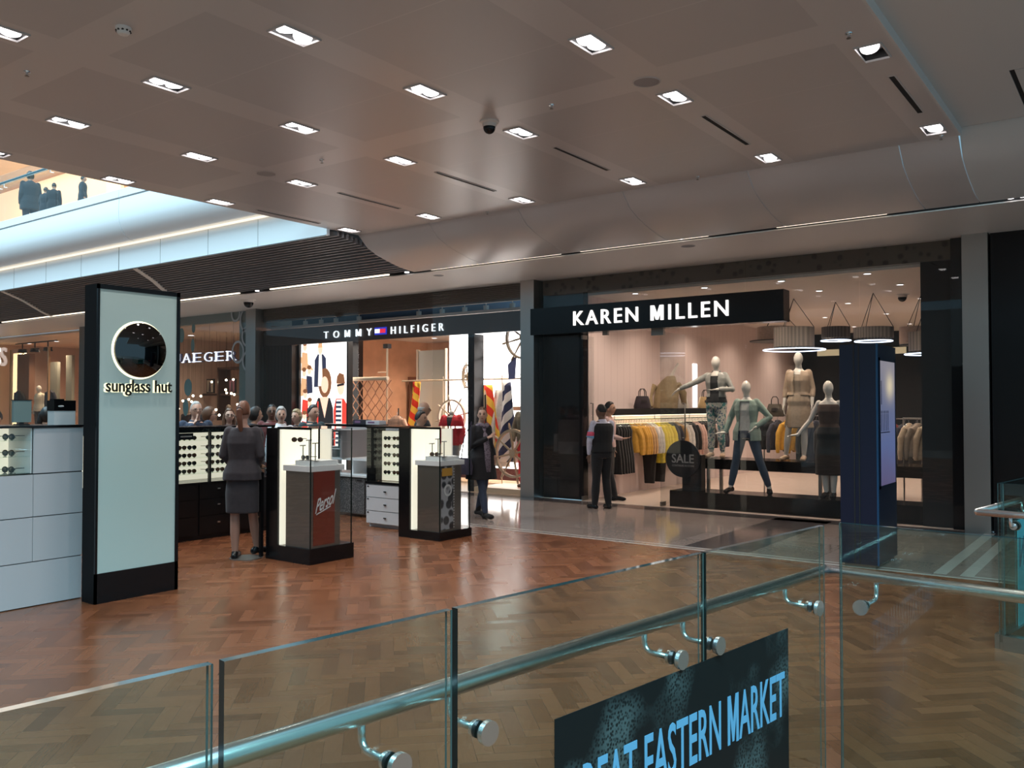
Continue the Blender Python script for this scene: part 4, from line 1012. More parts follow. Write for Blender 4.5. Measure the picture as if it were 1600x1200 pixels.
    def skirt(s, m, z0=.45, z1=1.06, off=.014, wide=.0, nm='skirt'):
        b = MB(); sec = []
        for z in (z0, z0+.12, .72, .86, .94, 1.01, z1):
            if z < .84: kx = (abs(s.P['kl'][0])+abs(s.P['kr'][0]))/2; t = (z-z0)/(.84-z0); rx = (kx+.075+wide)*(1-t)+.17*t; ry = (.10+wide)*(1-t)+.118*t
            else:
                rx, ry = .17, .12
                for (a, qx, qy), (c, wx, wy) in zip(s.tor, s.tor[1:]):
                    if a <= z <= c: f = (z-a)/(c-a); rx = qx+(wx-qx)*f; ry = qy+(wy-qy)*f
            sec.append((0, .008, z-s.P['drop'], rx+off, ry+off))
        b.rings(sec, 24, True, 2.2); return s.fin(b, .011, nm, m)
    def shoes(s, m, off=.006, boot=0.0):
        out = []
        for q in 'lr':
            b = MB(); s.foot(b, q, off)
            if boot: a_, k_ = s.j('a'+q), s.j('k'+q); b.tube([a_-V((0, 0, .02)), lerp(a_, k_, boot*.5), lerp(a_, k_, boot)], [.043, .052, .060], 14)
            out.append(s.fin(b, .007, 'boot' if boot else 'shoe', m, 2))
        return out
    def cut(s, me, z0, w0, z1, w1):      # a jacket worn open: the front strip between its edges is taken out
        bm = bmesh.new(); bm.from_mesh(me); dead = []
        for f in bm.faces:
            c = f.calc_center_median()/s.s; l = s.P['lean']
            if z0 < c.z < z1+.2 and c.y > .02:
                t = min(1, (c.z-z0)/(z1-z0))
                if abs(c.x) < w0+(w1-w0)*t: dead.append(f)
        bmesh.ops.delete(bm, geom=dead, context='FACES'); bm.to_mesh(me); bm.free(); return me
    def front(s, m, w=.055, z0=1.0, z1=1.40, off=.035, nm='shirt_front'):
        b = MB(); sec = []
        for i in range(9):
            z = z0+(z1-z0)*i/8; ry = .1
            for (a, qx, qy), (c, wx, wy) in zip(s.tor, s.tor[1:]):
                if a <= z <= c: f = (z-a)/(c-a); ry = qy+(wy-qy)*f
            c = s.up((0, 0, z)); sec.append((c.x, c.y+ry+off-.05, c.z, w*(.75+.25*i/8), .05))
        b.rings(sec, 16, True, 2.6); return s.fin(b, .009, nm, m, 2)
    def hair(s, m, style='short'):
        b = MB(); r = (.074, .096, .120) if s.sex == 'm' else (.070, .092, .114); base = s.hfn(True)
        low = dict(short=-.25, crop=-.15, bob=-.75, pony=-.35, long=-.85, bald=-.30, hood=-.6)[style]; th = dict(short=1.10, crop=1.05, bob=1.20, pony=1.08, long=1.14, bald=1.04, hood=1.22)[style]
        def fn(d, p):
            f = min(1, max(0, (d.y+.15)/.75)); line = low+(.62-low)*f*f*(3-2*f)
            if style == 'bald' : line = max(line, -9) if d.z < .35 else 9
            k = min(1, max(0, (d.z-line)/.10)); sc = .90+(th-.90)*k
            wob = 1+.02*math.sin(9*d.x+5*d.z)*k
            return base(d, p)*sc*wob
        b.ell(s.HC+s.HR @ V((0, -.003, .004)), *r, 34, 24, fn=fn)
        if style == 'pony':
            q = [s.HC+s.HR @ V(p) for p in ((0, -.085, .045), (0, -.125, .02), (.005, -.135, -.07), (.012, -.128, -.17), (.03, -.12, -.25))]
            b.tube(q, [.022, .034, .034, .026, .008], 12)
        if style == 'long':
            for sx in (-1, 1):
                q = [s.HC+s.HR @ V(p) for p in ((sx*.06, -.03, .03), (sx*.078, -.03, -.08), (sx*.07, -.02, -.18), (sx*.06, .0, -.26))]; b.tube(q, [.03, .036, .034, .012], 10)
        return s.fin(b, .008, 'hair', m, 1)
    def eyes(s, parent, mats, spec=None):
        r = (.074, .096, .120) if s.sex == 'm' else (.070, .092, .114); k = s.s
        def add(nm, b, m):
            me = b.mesh(nm, m, True); me.transform(Matrix.Scale(k, 4)); o = bpy.data.objects.new(nm, me); COL.objects.link(o); o.parent = parent
        for sx in (-1, 1):
            b = MB(); b.ell(s.HC+s.HR @ V((sx*.029, r[1]*.865, .010)), .0125, .010, .0075, 12, 8); add('eye', b, mats['eye'])
            b = MB(); b.tube([s.HC+s.HR @ V(p) for p in ((sx*.014, r[1]*.955, .027), (sx*.03, r[1]*.93, .032), (sx*.045, r[1]*.83, .026))], .0035, 6); add('eyebrow', b, mats['hair'])
        b = MB(); b.ell(s.HC+s.HR @ V((0, r[1]*.88, -.055)), .021, .012, .006, 12, 8); add('lips', b, mats['lips'])
        if spec:
            b = MB()
            for sx in (-1, 1):
                b.tube([s.HC+s.HR @ V((sx*.031+.024*math.cos(a), r[1]*.99+.004, .006+.019*math.sin(a))) for a in [2*PI*i/14 for i in range(14)]], .0028, 5, loop=True)
                b.tube([s.HC+s.HR @ V(p) for p in ((sx*.055, r[1]*.96, .01), (sx*.078, .02, .012))], .0028, 5)
            b.tube([s.HC+s.HR @ V(p) for p in ((-.008, r[1]*1.03, .01), (.008, r[1]*1.03, .01))], .0028, 5); add('spectacles', b, spec)
SK = dict(light=mat('skin_light', (.56, .34, .25), .5), mid=mat('skin_mid', (.42, .24, .16), .5), dark=mat('skin_dark', (.16, .08, .05), .5), tan=mat('skin_tights', (.36, .21, .16), .5))
HA = dict(black=mat('hair_black', (.012, .010, .009), .45), brown=mat('hair_brown', (.10, .045, .022), .42), auburn=mat('hair_auburn', (.13, .052, .028), .42), grey=mat('hair_grey', (.42, .41, .39), .5), blonde=mat('hair_blonde', (.40, .30, .17), .5))
EYE = mat('eye_dark', (.03, .02, .018), .2); LIP = mat('lips', (.30, .10, .09), .5)
def fab(nm, c, n=.12): return mat(nm, c, .85, noise=n, nscale=22, sheen=.1)
FB = {}
def fb(c):
    if c not in FB: FB[c] = fab('fabric_%d' % len(FB), c)
    return FB[c]
def person(label, loc, rz, fig, skin='light', hair=('black', 'short'), clothes=(), spec=None, group=None, voxel=.009, face=True, feet=True, name='person', lips=LIP):
    me = fig.body(SK[skin], voxel, not face, feet)
    r = bpy.data.objects.new(name, me); COL.objects.link(r); r.location = loc; r.rotation_euler = (0, 0, rz); tag(r, label, 'person', group)
    kids = list(clothes)
    if hair: kids.append(fig.hair(HA[hair[0]], hair[1]))
    for k in kids:
        for me2 in (k if isinstance(k, list) else [k]):
            o = bpy.data.objects.new(me2.name.split('.')[0], me2); COL.objects.link(o); o.parent = r
    if face: fig.eyes(r, dict(eye=EYE, hair=HA[hair[0]] if hair else HA['black'], lips=lips), spec)
    return r
def pt(r, nm, b, m, sm=True):
    o = bpy.data.objects.new(nm, b.mesh(nm, m, sm)); COL.objects.link(o); o.parent = r; return o
def face_dir(dx, dy): return math.atan2(dy, dx)-PI/2        # rotation that turns local +Y to (dx,dy)
# the saleswoman, seen from behind
f = Fig(1.74, 'f', el=(-.205, -.03, 1.13), er=(.205, -.03, 1.13), wl=(-.11, .14, .98), wr=(.11, .14, .98), hl=(.8, .3, -.5), hr=(-.8, .3, -.5), kl=(-.085, .02, .49), al=(-.075, -.0, .075), tl=(-.09, .15, .03), kr=(.085, .10, .50), ar=(.11, .20, .10), tr=(.24, .29, .05), head=(-.1, .05))
suit = fb((.034, .031, .038))
sw = person('saleswoman seen from behind in a dark grey skirt suit with a long auburn ponytail', (-8.10, 5.96, 0), face_dir(-.62, .78), f, 'tan', ('auburn', 'pony'), [f.top('jacket', suit, .86, 1.43, .022, flare=.10, collar=.0), f.skirt(fb((.034, .033, .040)), .50, 1.04, .016), f.shoes(M['black'])])
b = MB(); hp = (f.HC+f.HR @ V((0, -.118, .028)))*f.s; b.tube([hp+f.HR @ V((.026*math.cos(a), 0, .026*math.sin(a))) for a in [2*PI*i/12 for i in range(12)]], .008, 6, loop=True); pt(sw, 'hair_band', b, M['blackm'])
# woman walking past in a dark coat
f = Fig(1.66, 'f', kl=(-.07, -.02, .49), al=(-.06, -.16, .10), tl=(-.07, -.02, .03), kr=(.07, .10, .50), ar=(.08, .20, .085), tr=(.09, .36, .045), el=(-.22, -.05, 1.13), wl=(-.16, .12, .97), er=(.20, .02, 1.12), wr=(.03, .17, 1.23), hr=(-.8, .2, .5), head=(-.72, 0))
coat = fb((.006, .0055, .008))
ww = person('woman walking in a long black coat, patterned scarf and knee boots, past the ship-wheel window', (-8.17, 10.29, 0), face_dir(.93, -.22), f, 'light', ('brown', 'pony'), [f.top('coat', coat, .60, 1.43, .030, flare=.13, collar=.012), f.trousers(fb((.03, .045, .085)), .010, nm='jeans'), f.shoes(fb((.012, .012, .013)), .008, boot=.72)])
b = MB(); c = f.up((0, 0, 1.44))*f.s
b.tube([c+V((.075*math.cos(a), .02+.07*math.sin(a), -.01+.012*math.sin(3*a))) for a in [2*PI*i/18 for i in range(18)]], .036, 10, loop=True)
b.tube([c+V(p) for p in ((.02, .085, -.02), (.02, .135, -.2), (.0, .15, -.42), (.0, .17, -.7))], [.045, .055, .06, .05], 12, sq=.35); pt(ww, 'scarf', b, voro('patterned_scarf', (.10, .075, .10), (.22, .18, .22), 40, .85, .4))
b = MB(); b.rings([(.30, -.02, .66, .06, .15), (.30, -.02, .78, .07, .16), (.29, -.02, .90, .05, .12)], 16, True, 3); b.tube([(.29, -.12, .88), (.25, -.10, 1.2), (.16, -.04, 1.44), (.25, .06, 1.2), (.29, .08, .88)], .008, 6)
hb = obj('handbag', b, fb((.03, .025, .05))); hb.location = (-8.17, 10.29, 0); hb.rotation_euler = (0, 0, face_dir(.93, -.22)); tag(hb, 'dark purple shoulder bag carried by the woman in the long black coat', 'bag')
# security guard and the man behind him
f = Fig(1.70, 'm', el=(-.235, .0, 1.13), wl=(-.20, .08, .90), er=(.21, .06, 1.13), wr=(.05, .19, 1.06), kl=(-.09, .03, .49), al=(-.11, .05, .075), tl=(-.13, .20, .03), ar=(.10, -.04, .075), tr=(.13, .11, .03), head=(.3, .02))
shirt = fb((.62, .60, .72)); blk = fb((.010, .010, .012))
gd = person('man in black waistcoat and white shirt sleeves with an armband, standing at the shop doorway', (-7.25, 12.30, 0), face_dir(-.80, .45), f, 'dark', ('black', 'crop'), [f.top('shirt', shirt, .95, 1.43, .012, collar=.006), f.top('waistcoat', blk, .93, 1.41, .028, sleeve=None), f.trousers(blk, .016), f.shoes(M['black'])])
b = MB(); e, w = f.j('el')*f.s, f.j('shl')*f.s; b.tube([lerp(e, w, .15), lerp(e, w, .52)], .064, 16); pt(gd, 'armband', b, stripes('armband', (.75, .10, .18), (.25, .55, .85), .14, 2, .5, .5))
b = MB(); b.rings([(0, 0, .955*f.s, .175, .128), (0, 0, .99*f.s, .172, .125)], 24, True, 2.3); pt(gd, 'belt', b, mat('belt_pale', (.55, .5, .5), .4))
f = Fig(1.74, 'm', er=(.23, .06, 1.13), wr=(.16, .25, 1.08), hr=(.1, .9, .1), ar=(.10, .12, .075), tr=(.12, .27, .03), head=(-.2, 0))
person('man in a pale pink shirt half hidden behind the one in the black waistcoat', (-7.82, 13.5, .004), face_dir(.80, .35), f, 'mid', ('black', 'short'), [f.top('shirt', fb((.55, .38, .36)), .92, 1.43, .014, collar=.006), f.trousers(blk, .014), f.shoes(M['black'])])
# heads and shoulders beyond the kiosk
def bystander(label, px, H, dx, dy, sex, skin, hair, c, spec=None, extra=None, pose=None):
    f = Fig(H, sex, **(pose or {}))
    cl = [f.top('coat', fb(c), .70, 1.43, .026, flare=.06, collar=.010), f.trousers(fb((.02, .022, .035)), .012), f.shoes(M['black'])]
    return person(label, (px[0], px[1], 0), face_dir(dx, dy), f, skin, hair, cl, spec, 'people beyond the kiosk', .011)
TC = (.80, -.60)
bystander('grey-haired man in a dark blue coat holding his hand to his chin', (-10.65, 7.06), 1.74, .95, -.35, 'm', 'light', ('grey', 'crop'), (.02, .035, .07), M['blackm'], None, dict(er=(.23, .06, 1.16), wr=(.06, .14, 1.40), hr=(-.4, .1, .9)))
bystander('curly brown-haired person with spectacles in profile beside the man holding his chin', (-11.22, 7.64), 1.66, .45, .9, 'f', 'light', ('brown', 'bob'), (.09, .05, .06), M['blackm'])
bystander('woman in dark glasses half hidden left of the saleswoman', (-11.39, 8.13), 1.64, .85, -.5, 'f', 'light', ('brown', 'long'), (.05, .03, .04), M['black'])
bystander('dark-haired person just right of the ponytailed saleswoman', (-10.50, 7.92), 1.66, .3, .9, 'f', 'mid', ('black', 'bob'), (.03, .03, .04))
bystander('dark-skinned person in a maroon top beyond the kiosk counter', (-11.11, 8.71), 1.70, .8, -.6, 'm', 'dark', ('black', 'crop'), (.13, .03, .03), M['blackm'])
bystander('older woman with short grey-blonde hair and a white jacket', (-10.43, 8.345), 1.66, .83, -.55, 'f', 'light', ('grey', 'bob'), (.66, .66, .70))
bystander('young black-haired man in a dark teal jacket before the bright picture wall', (-10.13, 8.69), 1.69, .93, -.1, 'm', 'light', ('black', 'short'), (.025, .05, .06))
bystander('blonde person in dark clothes left of the young man in the teal jacket', (-10.63, 8.82), 1.62, .2, -.9, 'f', 'light', ('blonde', 'bob'), (.02, .02, .03))
bystander('balding man in a dark coat in front of the nautical shop', (-9.48, 10.41), 1.74, .7, .6, 'm', 'mid', ('grey', 'bald'), (.02, .025, .03))
bystander('dark-haired person in a pale blue collar below the balding man', (-8.77, 9.57), 1.60, .9, .25, 'm', 'mid', ('black', 'short'), (.25, .36, .55))
bystander('long-haired person in black behind the white counter, left of a pair', (-12.32, 5.83), 1.66, -.7, .5, 'f', 'mid', ('black', 'long'), (.010, .010, .012))
bystander('short dark-haired person in black behind the white counter, right of a pair', (-12.91, 6.26), 1.67, -.5, .8, 'm', 'mid', ('black', 'short'), (.010, .010, .012))
bystander('person in dark red cut off by the left edge of the picture', (-12.85, 5.42), 1.62, .4, -.8, 'm', 'mid', ('black', 'short'), (.06, .012, .015))
# upper level
def upper(label, loc, H, dx, dy, c, hair='black', sex='m', pose=None, style='short'):
    f = Fig(H, sex, **(pose or {}))
    cl = [f.top('coat', fb(c), .75, 1.45, .04, flare=.10, collar=.02), f.trousers(fb((.02, .02, .03)), .014)]
    return person(label, loc, face_dir(dx, dy), f, 'mid', (hair, style), cl, None, 'people on the balcony', .012)
upper('person in a dark hooded coat standing on the balcony behind the rail', (-21.95, 9.95, 5.72), 1.66, -.9, .2, (.008, .014, .02), 'black', 'm', None, 'hood')
upper('dark-coated person at the balcony glass, left of a pair of heads', (-20.75, 9.75, 5.72), 1.06, -.4, .8, (.006, .012, .02))
upper('dark-haired person at the balcony glass, right of a pair of heads', (-20.35, 9.75, 5.72), 1.10, -.7, .5, (.005, .009, .014))
upper('person in blue leaning by the balcony glass at the far left', (-23.2, 9.6, 5.72), 1.25, .8, .2, (.08, .18, .28))
upper('small dark head just above the balcony edge, rightmost of the balcony people', (-18.75, 9.6, 5.72), .98, .4, .8, (.02, .03, .04))
for k, (x0, x1) in enumerate(((-30, -23.2), (-23.17, -21.0), (-20.97, -18.6), (-18.57, -16.6))):
    t = thing('balcony_glass', 'glass balustrade pane on the balcony, %s' % ['at the far left edge', 'in front of the hooded person', 'in front of the pair of heads', 'in front of the teal wall'][k], 'glass panel', ((x0+x1)/2, 8.95, 5.72), 0, 'balcony glass')
    b = MB(); b.box(x0, x1, 8.95, 8.965, 5.83, 6.95); part('glass_pane', b, M['glass'], t, None, None)
    b = MB(); b.box(x0, x1, 8.93, 8.985, 5.802, 5.86); part('base_shoe', b, M['steeld'], t)
t = thing('handrail', 'steel handrail along the balcony glass above the white edge', 'handrail', (-20, 8.9, 5.72))
b = MB(); b.tube([(-30, 8.88, 6.72), (-16.6, 8.88, 6.72)], .03, 12); part('tube', b, mat('teal_rail', (.25, .42, .48), .25, metal=.8), t)
b = MB()
for x in (-23.3, -23.0, -21.1, -20.85, -18.7): b.tube([(x, 8.95, 6.62), (x, 8.88, 6.62), (x, 8.88, 6.70)], .012, 8)
part('brackets', b, M['steelp'], t)
# ================================================================ FASHION SHOP
mq = mat('mannequin_white', (.70, .66, .60), .35)
def shoplight(x, y, z, e, label, grp, col=(1, .82, .66), r=.06, spot=140):
    t = thing('ceiling_spot', label, 'light', (x, y, z), 0, grp)
    b = MB(); b.tube([(r*math.cos(a), r*math.sin(a), -.004) for a in [2*PI*i/16 for i in range(16)]], .010, 6, loop=True); obj('rim', b, M['white'], t)
    b = MB(); b.lathe([(.004, -.012), (r*.9, -.008), (r*.9, .0), (.004, .0)], (0,0,0), 14); obj('lamp', b, M['lampon'], t)
    lamp('shop_beam', 'SPOT', (x, y, z-.03), e, col, (0,0,0), .06, spot=spot, blend=.9)
for i, y in enumerate((13.55, 15.1, 17.3, 19.8, 22.6)):
    for j, x in enumerate((-7.3, -6.0, -4.7, -3.4, -2.5)):
        shoplight(x+.12*(i % 2), y, 3.66, 120 if j < 3 else 60, 'small bright spot in the cream shop ceiling, %s row, %s' % (['front', 'second', 'third', 'fourth', 'farthest'][i], ['by the pink wall', 'second from the pink wall', 'in the middle', 'second from the right', 'by the right edge'][j]), 'spotlights in the fashion shop ceiling')
def slab(label, nm, cat, q, m, leg=None):
    t = thing(nm, label, cat, ((q[0]+q[1])/2, (q[2]+q[3])/2, q[4] if leg is None else 0)); b = MB(); b.box(*q); part('top' if leg else 'body', b, m, t)
    for l in leg or []: b = MB(); b.box(*l); part('leg', b, M['steeld'], t)
    return t
slab('long low black gloss plinth inside the glass under the front mannequins', 'plinth', 'plinth', (-6.50, -2.15, 13.24, 13.85, .004, .27), M['black'])
slab('long black display table behind the plinth, with the taller mannequins on it', 'display_table', 'table', (-6.30, -2.25, 13.98, 14.70, .60, .77), M['black'], [(x, x+.05, y, y+.05, .004, .60) for x in (-6.2, -4.3, -2.4) for y in (14.05, 14.6)])
sh = thing('wall_shelf', 'long black shelf with a glowing underside and clothes rail on the pink wall', 'shelf', (-8.0, 16.2, 1.5))
b = MB(); b.box(-8.15, -7.80, 13.68, 18.8, 1.50, 1.62); part('shelf', b, M['blackm'], sh)
b = MB(); b.box(-8.12, -7.95, 13.72, 18.76, 1.488, 1.50); part('light_strip', b, emat('shelf_led', (1, .93, .66), 3.5), sh, 'glowing warm light strip')
b = MB(); b.tube([(-7.93, 13.75, 1.42), (-7.93, 18.75, 1.42)], .012, 10)
for y in (13.9, 15.5, 17.1, 18.6): b.tube([(-7.93, y, 1.42), (-7.93, y, 1.5)], .008, 8)
part('rail', b, M['chrome'], sh)
# garments -------------------------------------------------------
def garment(kind):
    b = MB(); S_ = dict(dress=(.15, .92, .20, .055), jacket=(.20, .55, .21, .075), blouse=(.19, .60, .20, .05), trousers=(.16, .85, .13, .04), long=(.19, .80, .21, .06))[kind]
    sw_, L, hw, th = S_
    if kind == 'trousers':
        b.rings([(0, 0, -L, .10, th), (0, 0, -.5*L, .13, th), (0, 0, -.12, .17, th), (0, 0, -.04, .16, th*.8)], 18, True, 2.6)
    else:
        b.rings([(0, 0, -L, hw+.01, th), (0, 0, -L*.7, hw-.005, th*1.05), (0, 0, -L*.35, sw_*.92, th*.95), (0, 0, -.14, sw_*1.0, th*.95), (0, 0, -.075, sw_*.86, th*.75), (0, 0, -.035, .085, .04), (0, 0, -.012, .07, .036)], 20, True, 2.5)
        if kind != 'dress':
            for s in (-1, 1): b.tube([(s*sw_*.85, 0, -.09), (s*(sw_+.035), .01, -.25), (s*(sw_+.055), .02, -.45), (s*(sw_+.05), .03, -.60)], [.05, .05, .046, .036], 10)
    for v in b.bm.verts:
        v.co.y += .010*math.sin(v.co.x*38+v.co.z*5)+.006*math.sin(v.co.z*22)
    return remesh(b, .011, kind, M['white'], 2)
GM = {k: garment(k) for k in ('dress', 'jacket', 'blouse', 'trousers', 'long')}
hb = MB(); hb.tube([(-.16, 0, -.055), (0, 0, -.005), (.16, 0, -.055)], .006, 6); hb.tube([(0, 0, -.005), (0, 0, .025), (.014, 0, .045), (.004, 0, .062), (-.012, 0, .056)], .004, 6)
HGM = hb.mesh('hanger', M['chrome'], True)
GN = dict(dress='dress', jacket='jacket', blouse='blouse', trousers='trousers', long='long coat')
def hang(kind, c, loc, rz, label, group):
    o = bpy.data.objects.new(GN[kind].split()[-1], GM[kind]); COL.objects.link(o); o.location = (loc[0], loc[1], loc[2]-.05); o.rotation_euler = (0, 0, rz); paint(o, fb(c))
    tag(o, label, 'clothing', group)
    h = bpy.data.objects.new('hanger', HGM); COL.objects.link(h); h.parent = o
    return o
BK = (.012, .011, .012); MU = (.52, .27, .035); YE = (.72, .56, .04); TN = (.48, .28, .12); WH = (.62, .58, .54); PK = (.60, .40, .34); NV = (.03, .03, .045); BG = (.46, .36, .26)
seq = [('dress', BK, 'long black dress')]*6+[('jacket', MU, 'mustard jacket')]*5+[('jacket', TN, 'tan jacket')]*2+[('blouse', WH, 'white blouse')]*2+[('long', YE, 'bright yellow top')]*4+[('blouse', NV, 'navy jacket')]*2+[('jacket', TN, 'tan jacket')]*1+[('blouse', WH, 'pale blouse')]*2+[('jacket', BK, 'black jacket')]*2+[('long', PK, 'blush pink coat')]*2+[('jacket', BK, 'black jacket')]*3+[('blouse', PK, 'pink blouse')]*1+[('jacket', NV, 'dark navy jacket')]*3
cnt = {}
ORD = ['first', 'second', 'third', 'fourth', 'fifth', 'sixth', 'seventh', 'eighth', 'ninth', 'tenth']
def where(i): return 'left end' if i < 12 else ('middle' if i < 20 else 'right end')
y = 13.86
for i, (k, c, nm) in enumerate(seq):
    key = nm+where(i); cnt[key] = cnt.get(key, -1)+1
    hang(k, c, (-7.93+random.uniform(-.01, .01), y, 1.40), random.uniform(-.14, .14), '%s %s hanging at the %s of the rail on the pink wall' % (ORD[cnt[key]], nm, where(i)), 'clothes on the pink wall rail'); y += .098+(.045 if i > 10 else 0)+(.02 if i > 18 else 0)
for x, y_, nm in ((-7.93, 15.28, 'left'), (-7.93, 15.72, 'right')):
    hang('trousers', BK, (x, y_, 1.06), .3, 'black trousers hanging low under the white blouses on the pink wall rail, %s pair' % nm, 'trousers on the pink wall rail')
def rack(x0, x1, y, z, label, items, grp, pl):
    t = thing('clothes_rack', label, 'rack', ((x0+x1)/2, y, .004)); b = MB(); b.tube([(x0, y, .02), (x0, y, z), (x1, y, z), (x1, y, .02)], .014, 10); part('frame', b, M['steel'], t)
    b = MB(); b.box(x0-.02, x0+.02, y-.25, y+.25, .004, .03); b.box(x1-.02, x1+.02, y-.25, y+.25, .004, .03); part('feet', b, M['steel'], t)
    n = len(items)
    for i, (k, c, nm) in enumerate(items):
        hang(k, c, (x0+.08+(x1-x0-.16)*i/(n-1), y, z-.02), PI/2+random.uniform(-.5, -.15), '%s on the rack %s, %s from its left' % (nm, pl, ORD[i]), grp)
rack(-5.75, -4.55, 15.6, 1.50, 'steel clothes rack of mustard and dark clothes behind the mannequin in the mint jacket', [('jacket', BK, 'black jacket'), ('jacket', NV, 'navy jacket'), ('jacket', MU, 'mustard leather jacket'), ('jacket', MU, 'mustard jacket'), ('long', BK, 'black coat'), ('long', NV, 'navy coat'), ('jacket', BK, 'short black jacket')], 'clothes on the middle rack', 'behind the mint jacket mannequin')
rack(-4.3, -3.2, 16.2, 1.45, 'steel clothes rack of dark clothes behind the black-dressed mannequin', [('long', BK, 'black coat'), ('jacket', TN, 'tan jacket'), ('dress', BK, 'black dress'), ('jacket', (.3, .05, .05), 'dark red jacket'), ('long', NV, 'navy coat'), ('dress', BK, 'long black dress')], 'clothes on the back rack', 'behind the black-dressed mannequin')
rack(-3.25, -2.3, 15.1, 1.48, 'steel clothes rack of beige and grey jackets right of the navy directory totem', [('jacket', BG, 'beige jacket'), ('jacket', (.30, .24, .19), 'taupe jacket'), ('blouse', BG, 'beige cardigan'), ('jacket', BK, 'black jacket'), ('jacket', (.2, .16, .13), 'brown jacket'), ('jacket', MU, 'mustard jacket'), ('blouse', BG, 'pale beige top')], 'clothes on the right rack', 'right of the navy totem')
def bag(loc, rz, c, c2, label, s=1.0):
    t = thing('handbag', label, 'bag', loc, rz)
    b = MB(); b.rings([(0, 0, 0, .15*s, .07*s), (0, 0, .04*s, .155*s, .075*s), (0, 0, .18*s, .12*s, .055*s), (0, 0, .22*s, .105*s, .04*s)], 20, True, 3.4); obj('body', b, fb(c), t)
    for q in (-1, 1):
        b = MB(); b.tube([(-.06*s, q*.035*s, .20*s), (-.055*s, q*.03*s, .30*s), (-.03*s, q*.02*s, .345*s), (.03*s, q*.02*s, .345*s), (.055*s, q*.03*s, .30*s), (.06*s, q*.035*s, .20*s)], .008*s, 8); obj('handle', b, fb(c2), t)
    b = MB(); b.box(-.05*s, .05*s, -.078*s, -.06*s, .10*s, .15*s); obj('flap', b, fb(c2), t)
    return t
bag((-7.92, 14.97, 1.62), .9, (.02, .012, .018), (.015, .01, .01), 'dark plum handbag on the black shelf of the pink wall', 1.1)
bag((-7.92, 17.92, 1.62), .9, (.50, .34, .16), (.02, .015, .012), 'tan and black handbag at the right of the black wall shelf', 1.15)
bag((-5.25, 15.6, 1.52), .2, (.05, .03, .025), (.03, .02, .02), 'dark brown handbag standing above the rack behind the mint jacket', 1.0)
t = thing('draped_coat', 'khaki trench coat draped on a stand on the black wall shelf', 'clothing', (-7.95, 16.0, 1.62))
b = MB(); b.rings([(-.02, 0, 0, .26, .16), (0, .02, .2, .28, .15), (.02, .05, .42, .24, .14), (.06, .1, .58, .15, .11), (.08, .12, .66, .07, .07)], 20, True, 2.4)
b.tube([(-.2, -.1, .48), (-.26, -.2, .25), (-.2, -.28, .02)], [.07, .075, .06], 12); b.tube([(.22, .12, .5), (.3, .22, .3), (.26, .3, .1)], [.07, .07, .055], 12)
for v in b.bm.verts: v.co += V((.015*math.sin(v.co.z*25+v.co.y*20), .015*math.sin(v.co.z*19), 0))
o = obj('coat', remesh(b, .012, 'coat', fab('khaki', (.30, .22, .12)), 2), None, t)
b = MB(); b.tube([(.06, .1, .6), (.10, .22, .78), (.13, .34, .92)], [.035, .03, .026], 10); obj('arm_form', b, mq, t)
bag((-7.92, 16.75, 1.62), .9, (.58, .54, .48), (.45, .40, .34), 'cream handbag beside the khaki coat on the wall shelf', .9)
# mannequins ------------------------------------------------------
def mannequin(label, loc, rz, fig, clothes, name='mannequin', headless=False, m=None, group='shop mannequins', base=True):
    if headless: fig.head = lambda b, blank=False: b.ell(fig.up((0, -.01, 1.50)), .06, .06, .05, 12, 8)
    me = fig.body(m or mq, .009, True); r = bpy.data.objects.new(name, me); COL.objects.link(r); r.location = loc; r.rotation_euler = (0, 0, rz); tag(r, label, 'mannequin', group)
    for k in clothes:
        for me2 in (k if isinstance(k, list) else [k]):
            o = bpy.data.objects.new(me2.name.split('.')[0], me2); COL.objects.link(o); o.parent = r
    return r
heel = mat('heel_shoe', (.35, .24, .16), .3)
f = Fig(1.82, 'f', hipl=(-.085, 0, .90), kl=(-.20, .03, .50), al=(-.33, -.02, .10), tl=(-.37, .10, .03), kr=(.15, .06, .50), ar=(.23, .08, .10), tr=(.26, .21, .03),
        er=(.26, -.03, 1.15), wr=(.30, .10, .92), hr=(.75, .6, .0), el=(-.33, -.06, 1.16), wl=(-.17, .07, 1.02), hl=(.5, .5, -.6), head=(.15, 0))
mint = fab('mint_blazer', (.27, .36, .31))
mannequin('white mannequin in a mint green blazer and blue jeans on the black plinth', (-5.28, 13.55, .27), face_dir(.08, -1), f, [f.top('blazer', mint, .80, 1.42, .032, flare=.06, upto=.92, open=(.70, .10, 1.2, .075)), f.top('blouse', fb((.60, .60, .56)), .95, 1.38, .014, sleeve=None), f.trousers(fb((.045, .075, .12)), .010, .90, nm='jeans'), f.shoes(M['black'])])
f = Fig(1.80, 'f', hipl=(-.085, 0, .90), kl=(-.08, .05, .49), al=(-.06, .0, .10), tl=(-.08, .13, .03), kr=(.07, .02, .49), ar=(.05, -.02, .10), tr=(.07, .11, .03),
        er=(.27, .0, 1.13), wr=(.42, .10, .92), hr=(.9, .35, -.1), el=(-.25, -.06, 1.13), wl=(-.33, -.02, .90), hl=(-.3, 0, -1), head=(-.1, 0))
mannequin('white mannequin in a sheer brown top and black skirt beside the navy totem', (-3.98, 13.55, .27), face_dir(.05, -1), f, [f.top('top', fab('sheer_brown', (.07, .04, .03)), .95, 1.37, .012, sleeve=None), f.skirt(fb(BK), .34, 1.04, .014, .03), f.shoes(M['black'])])
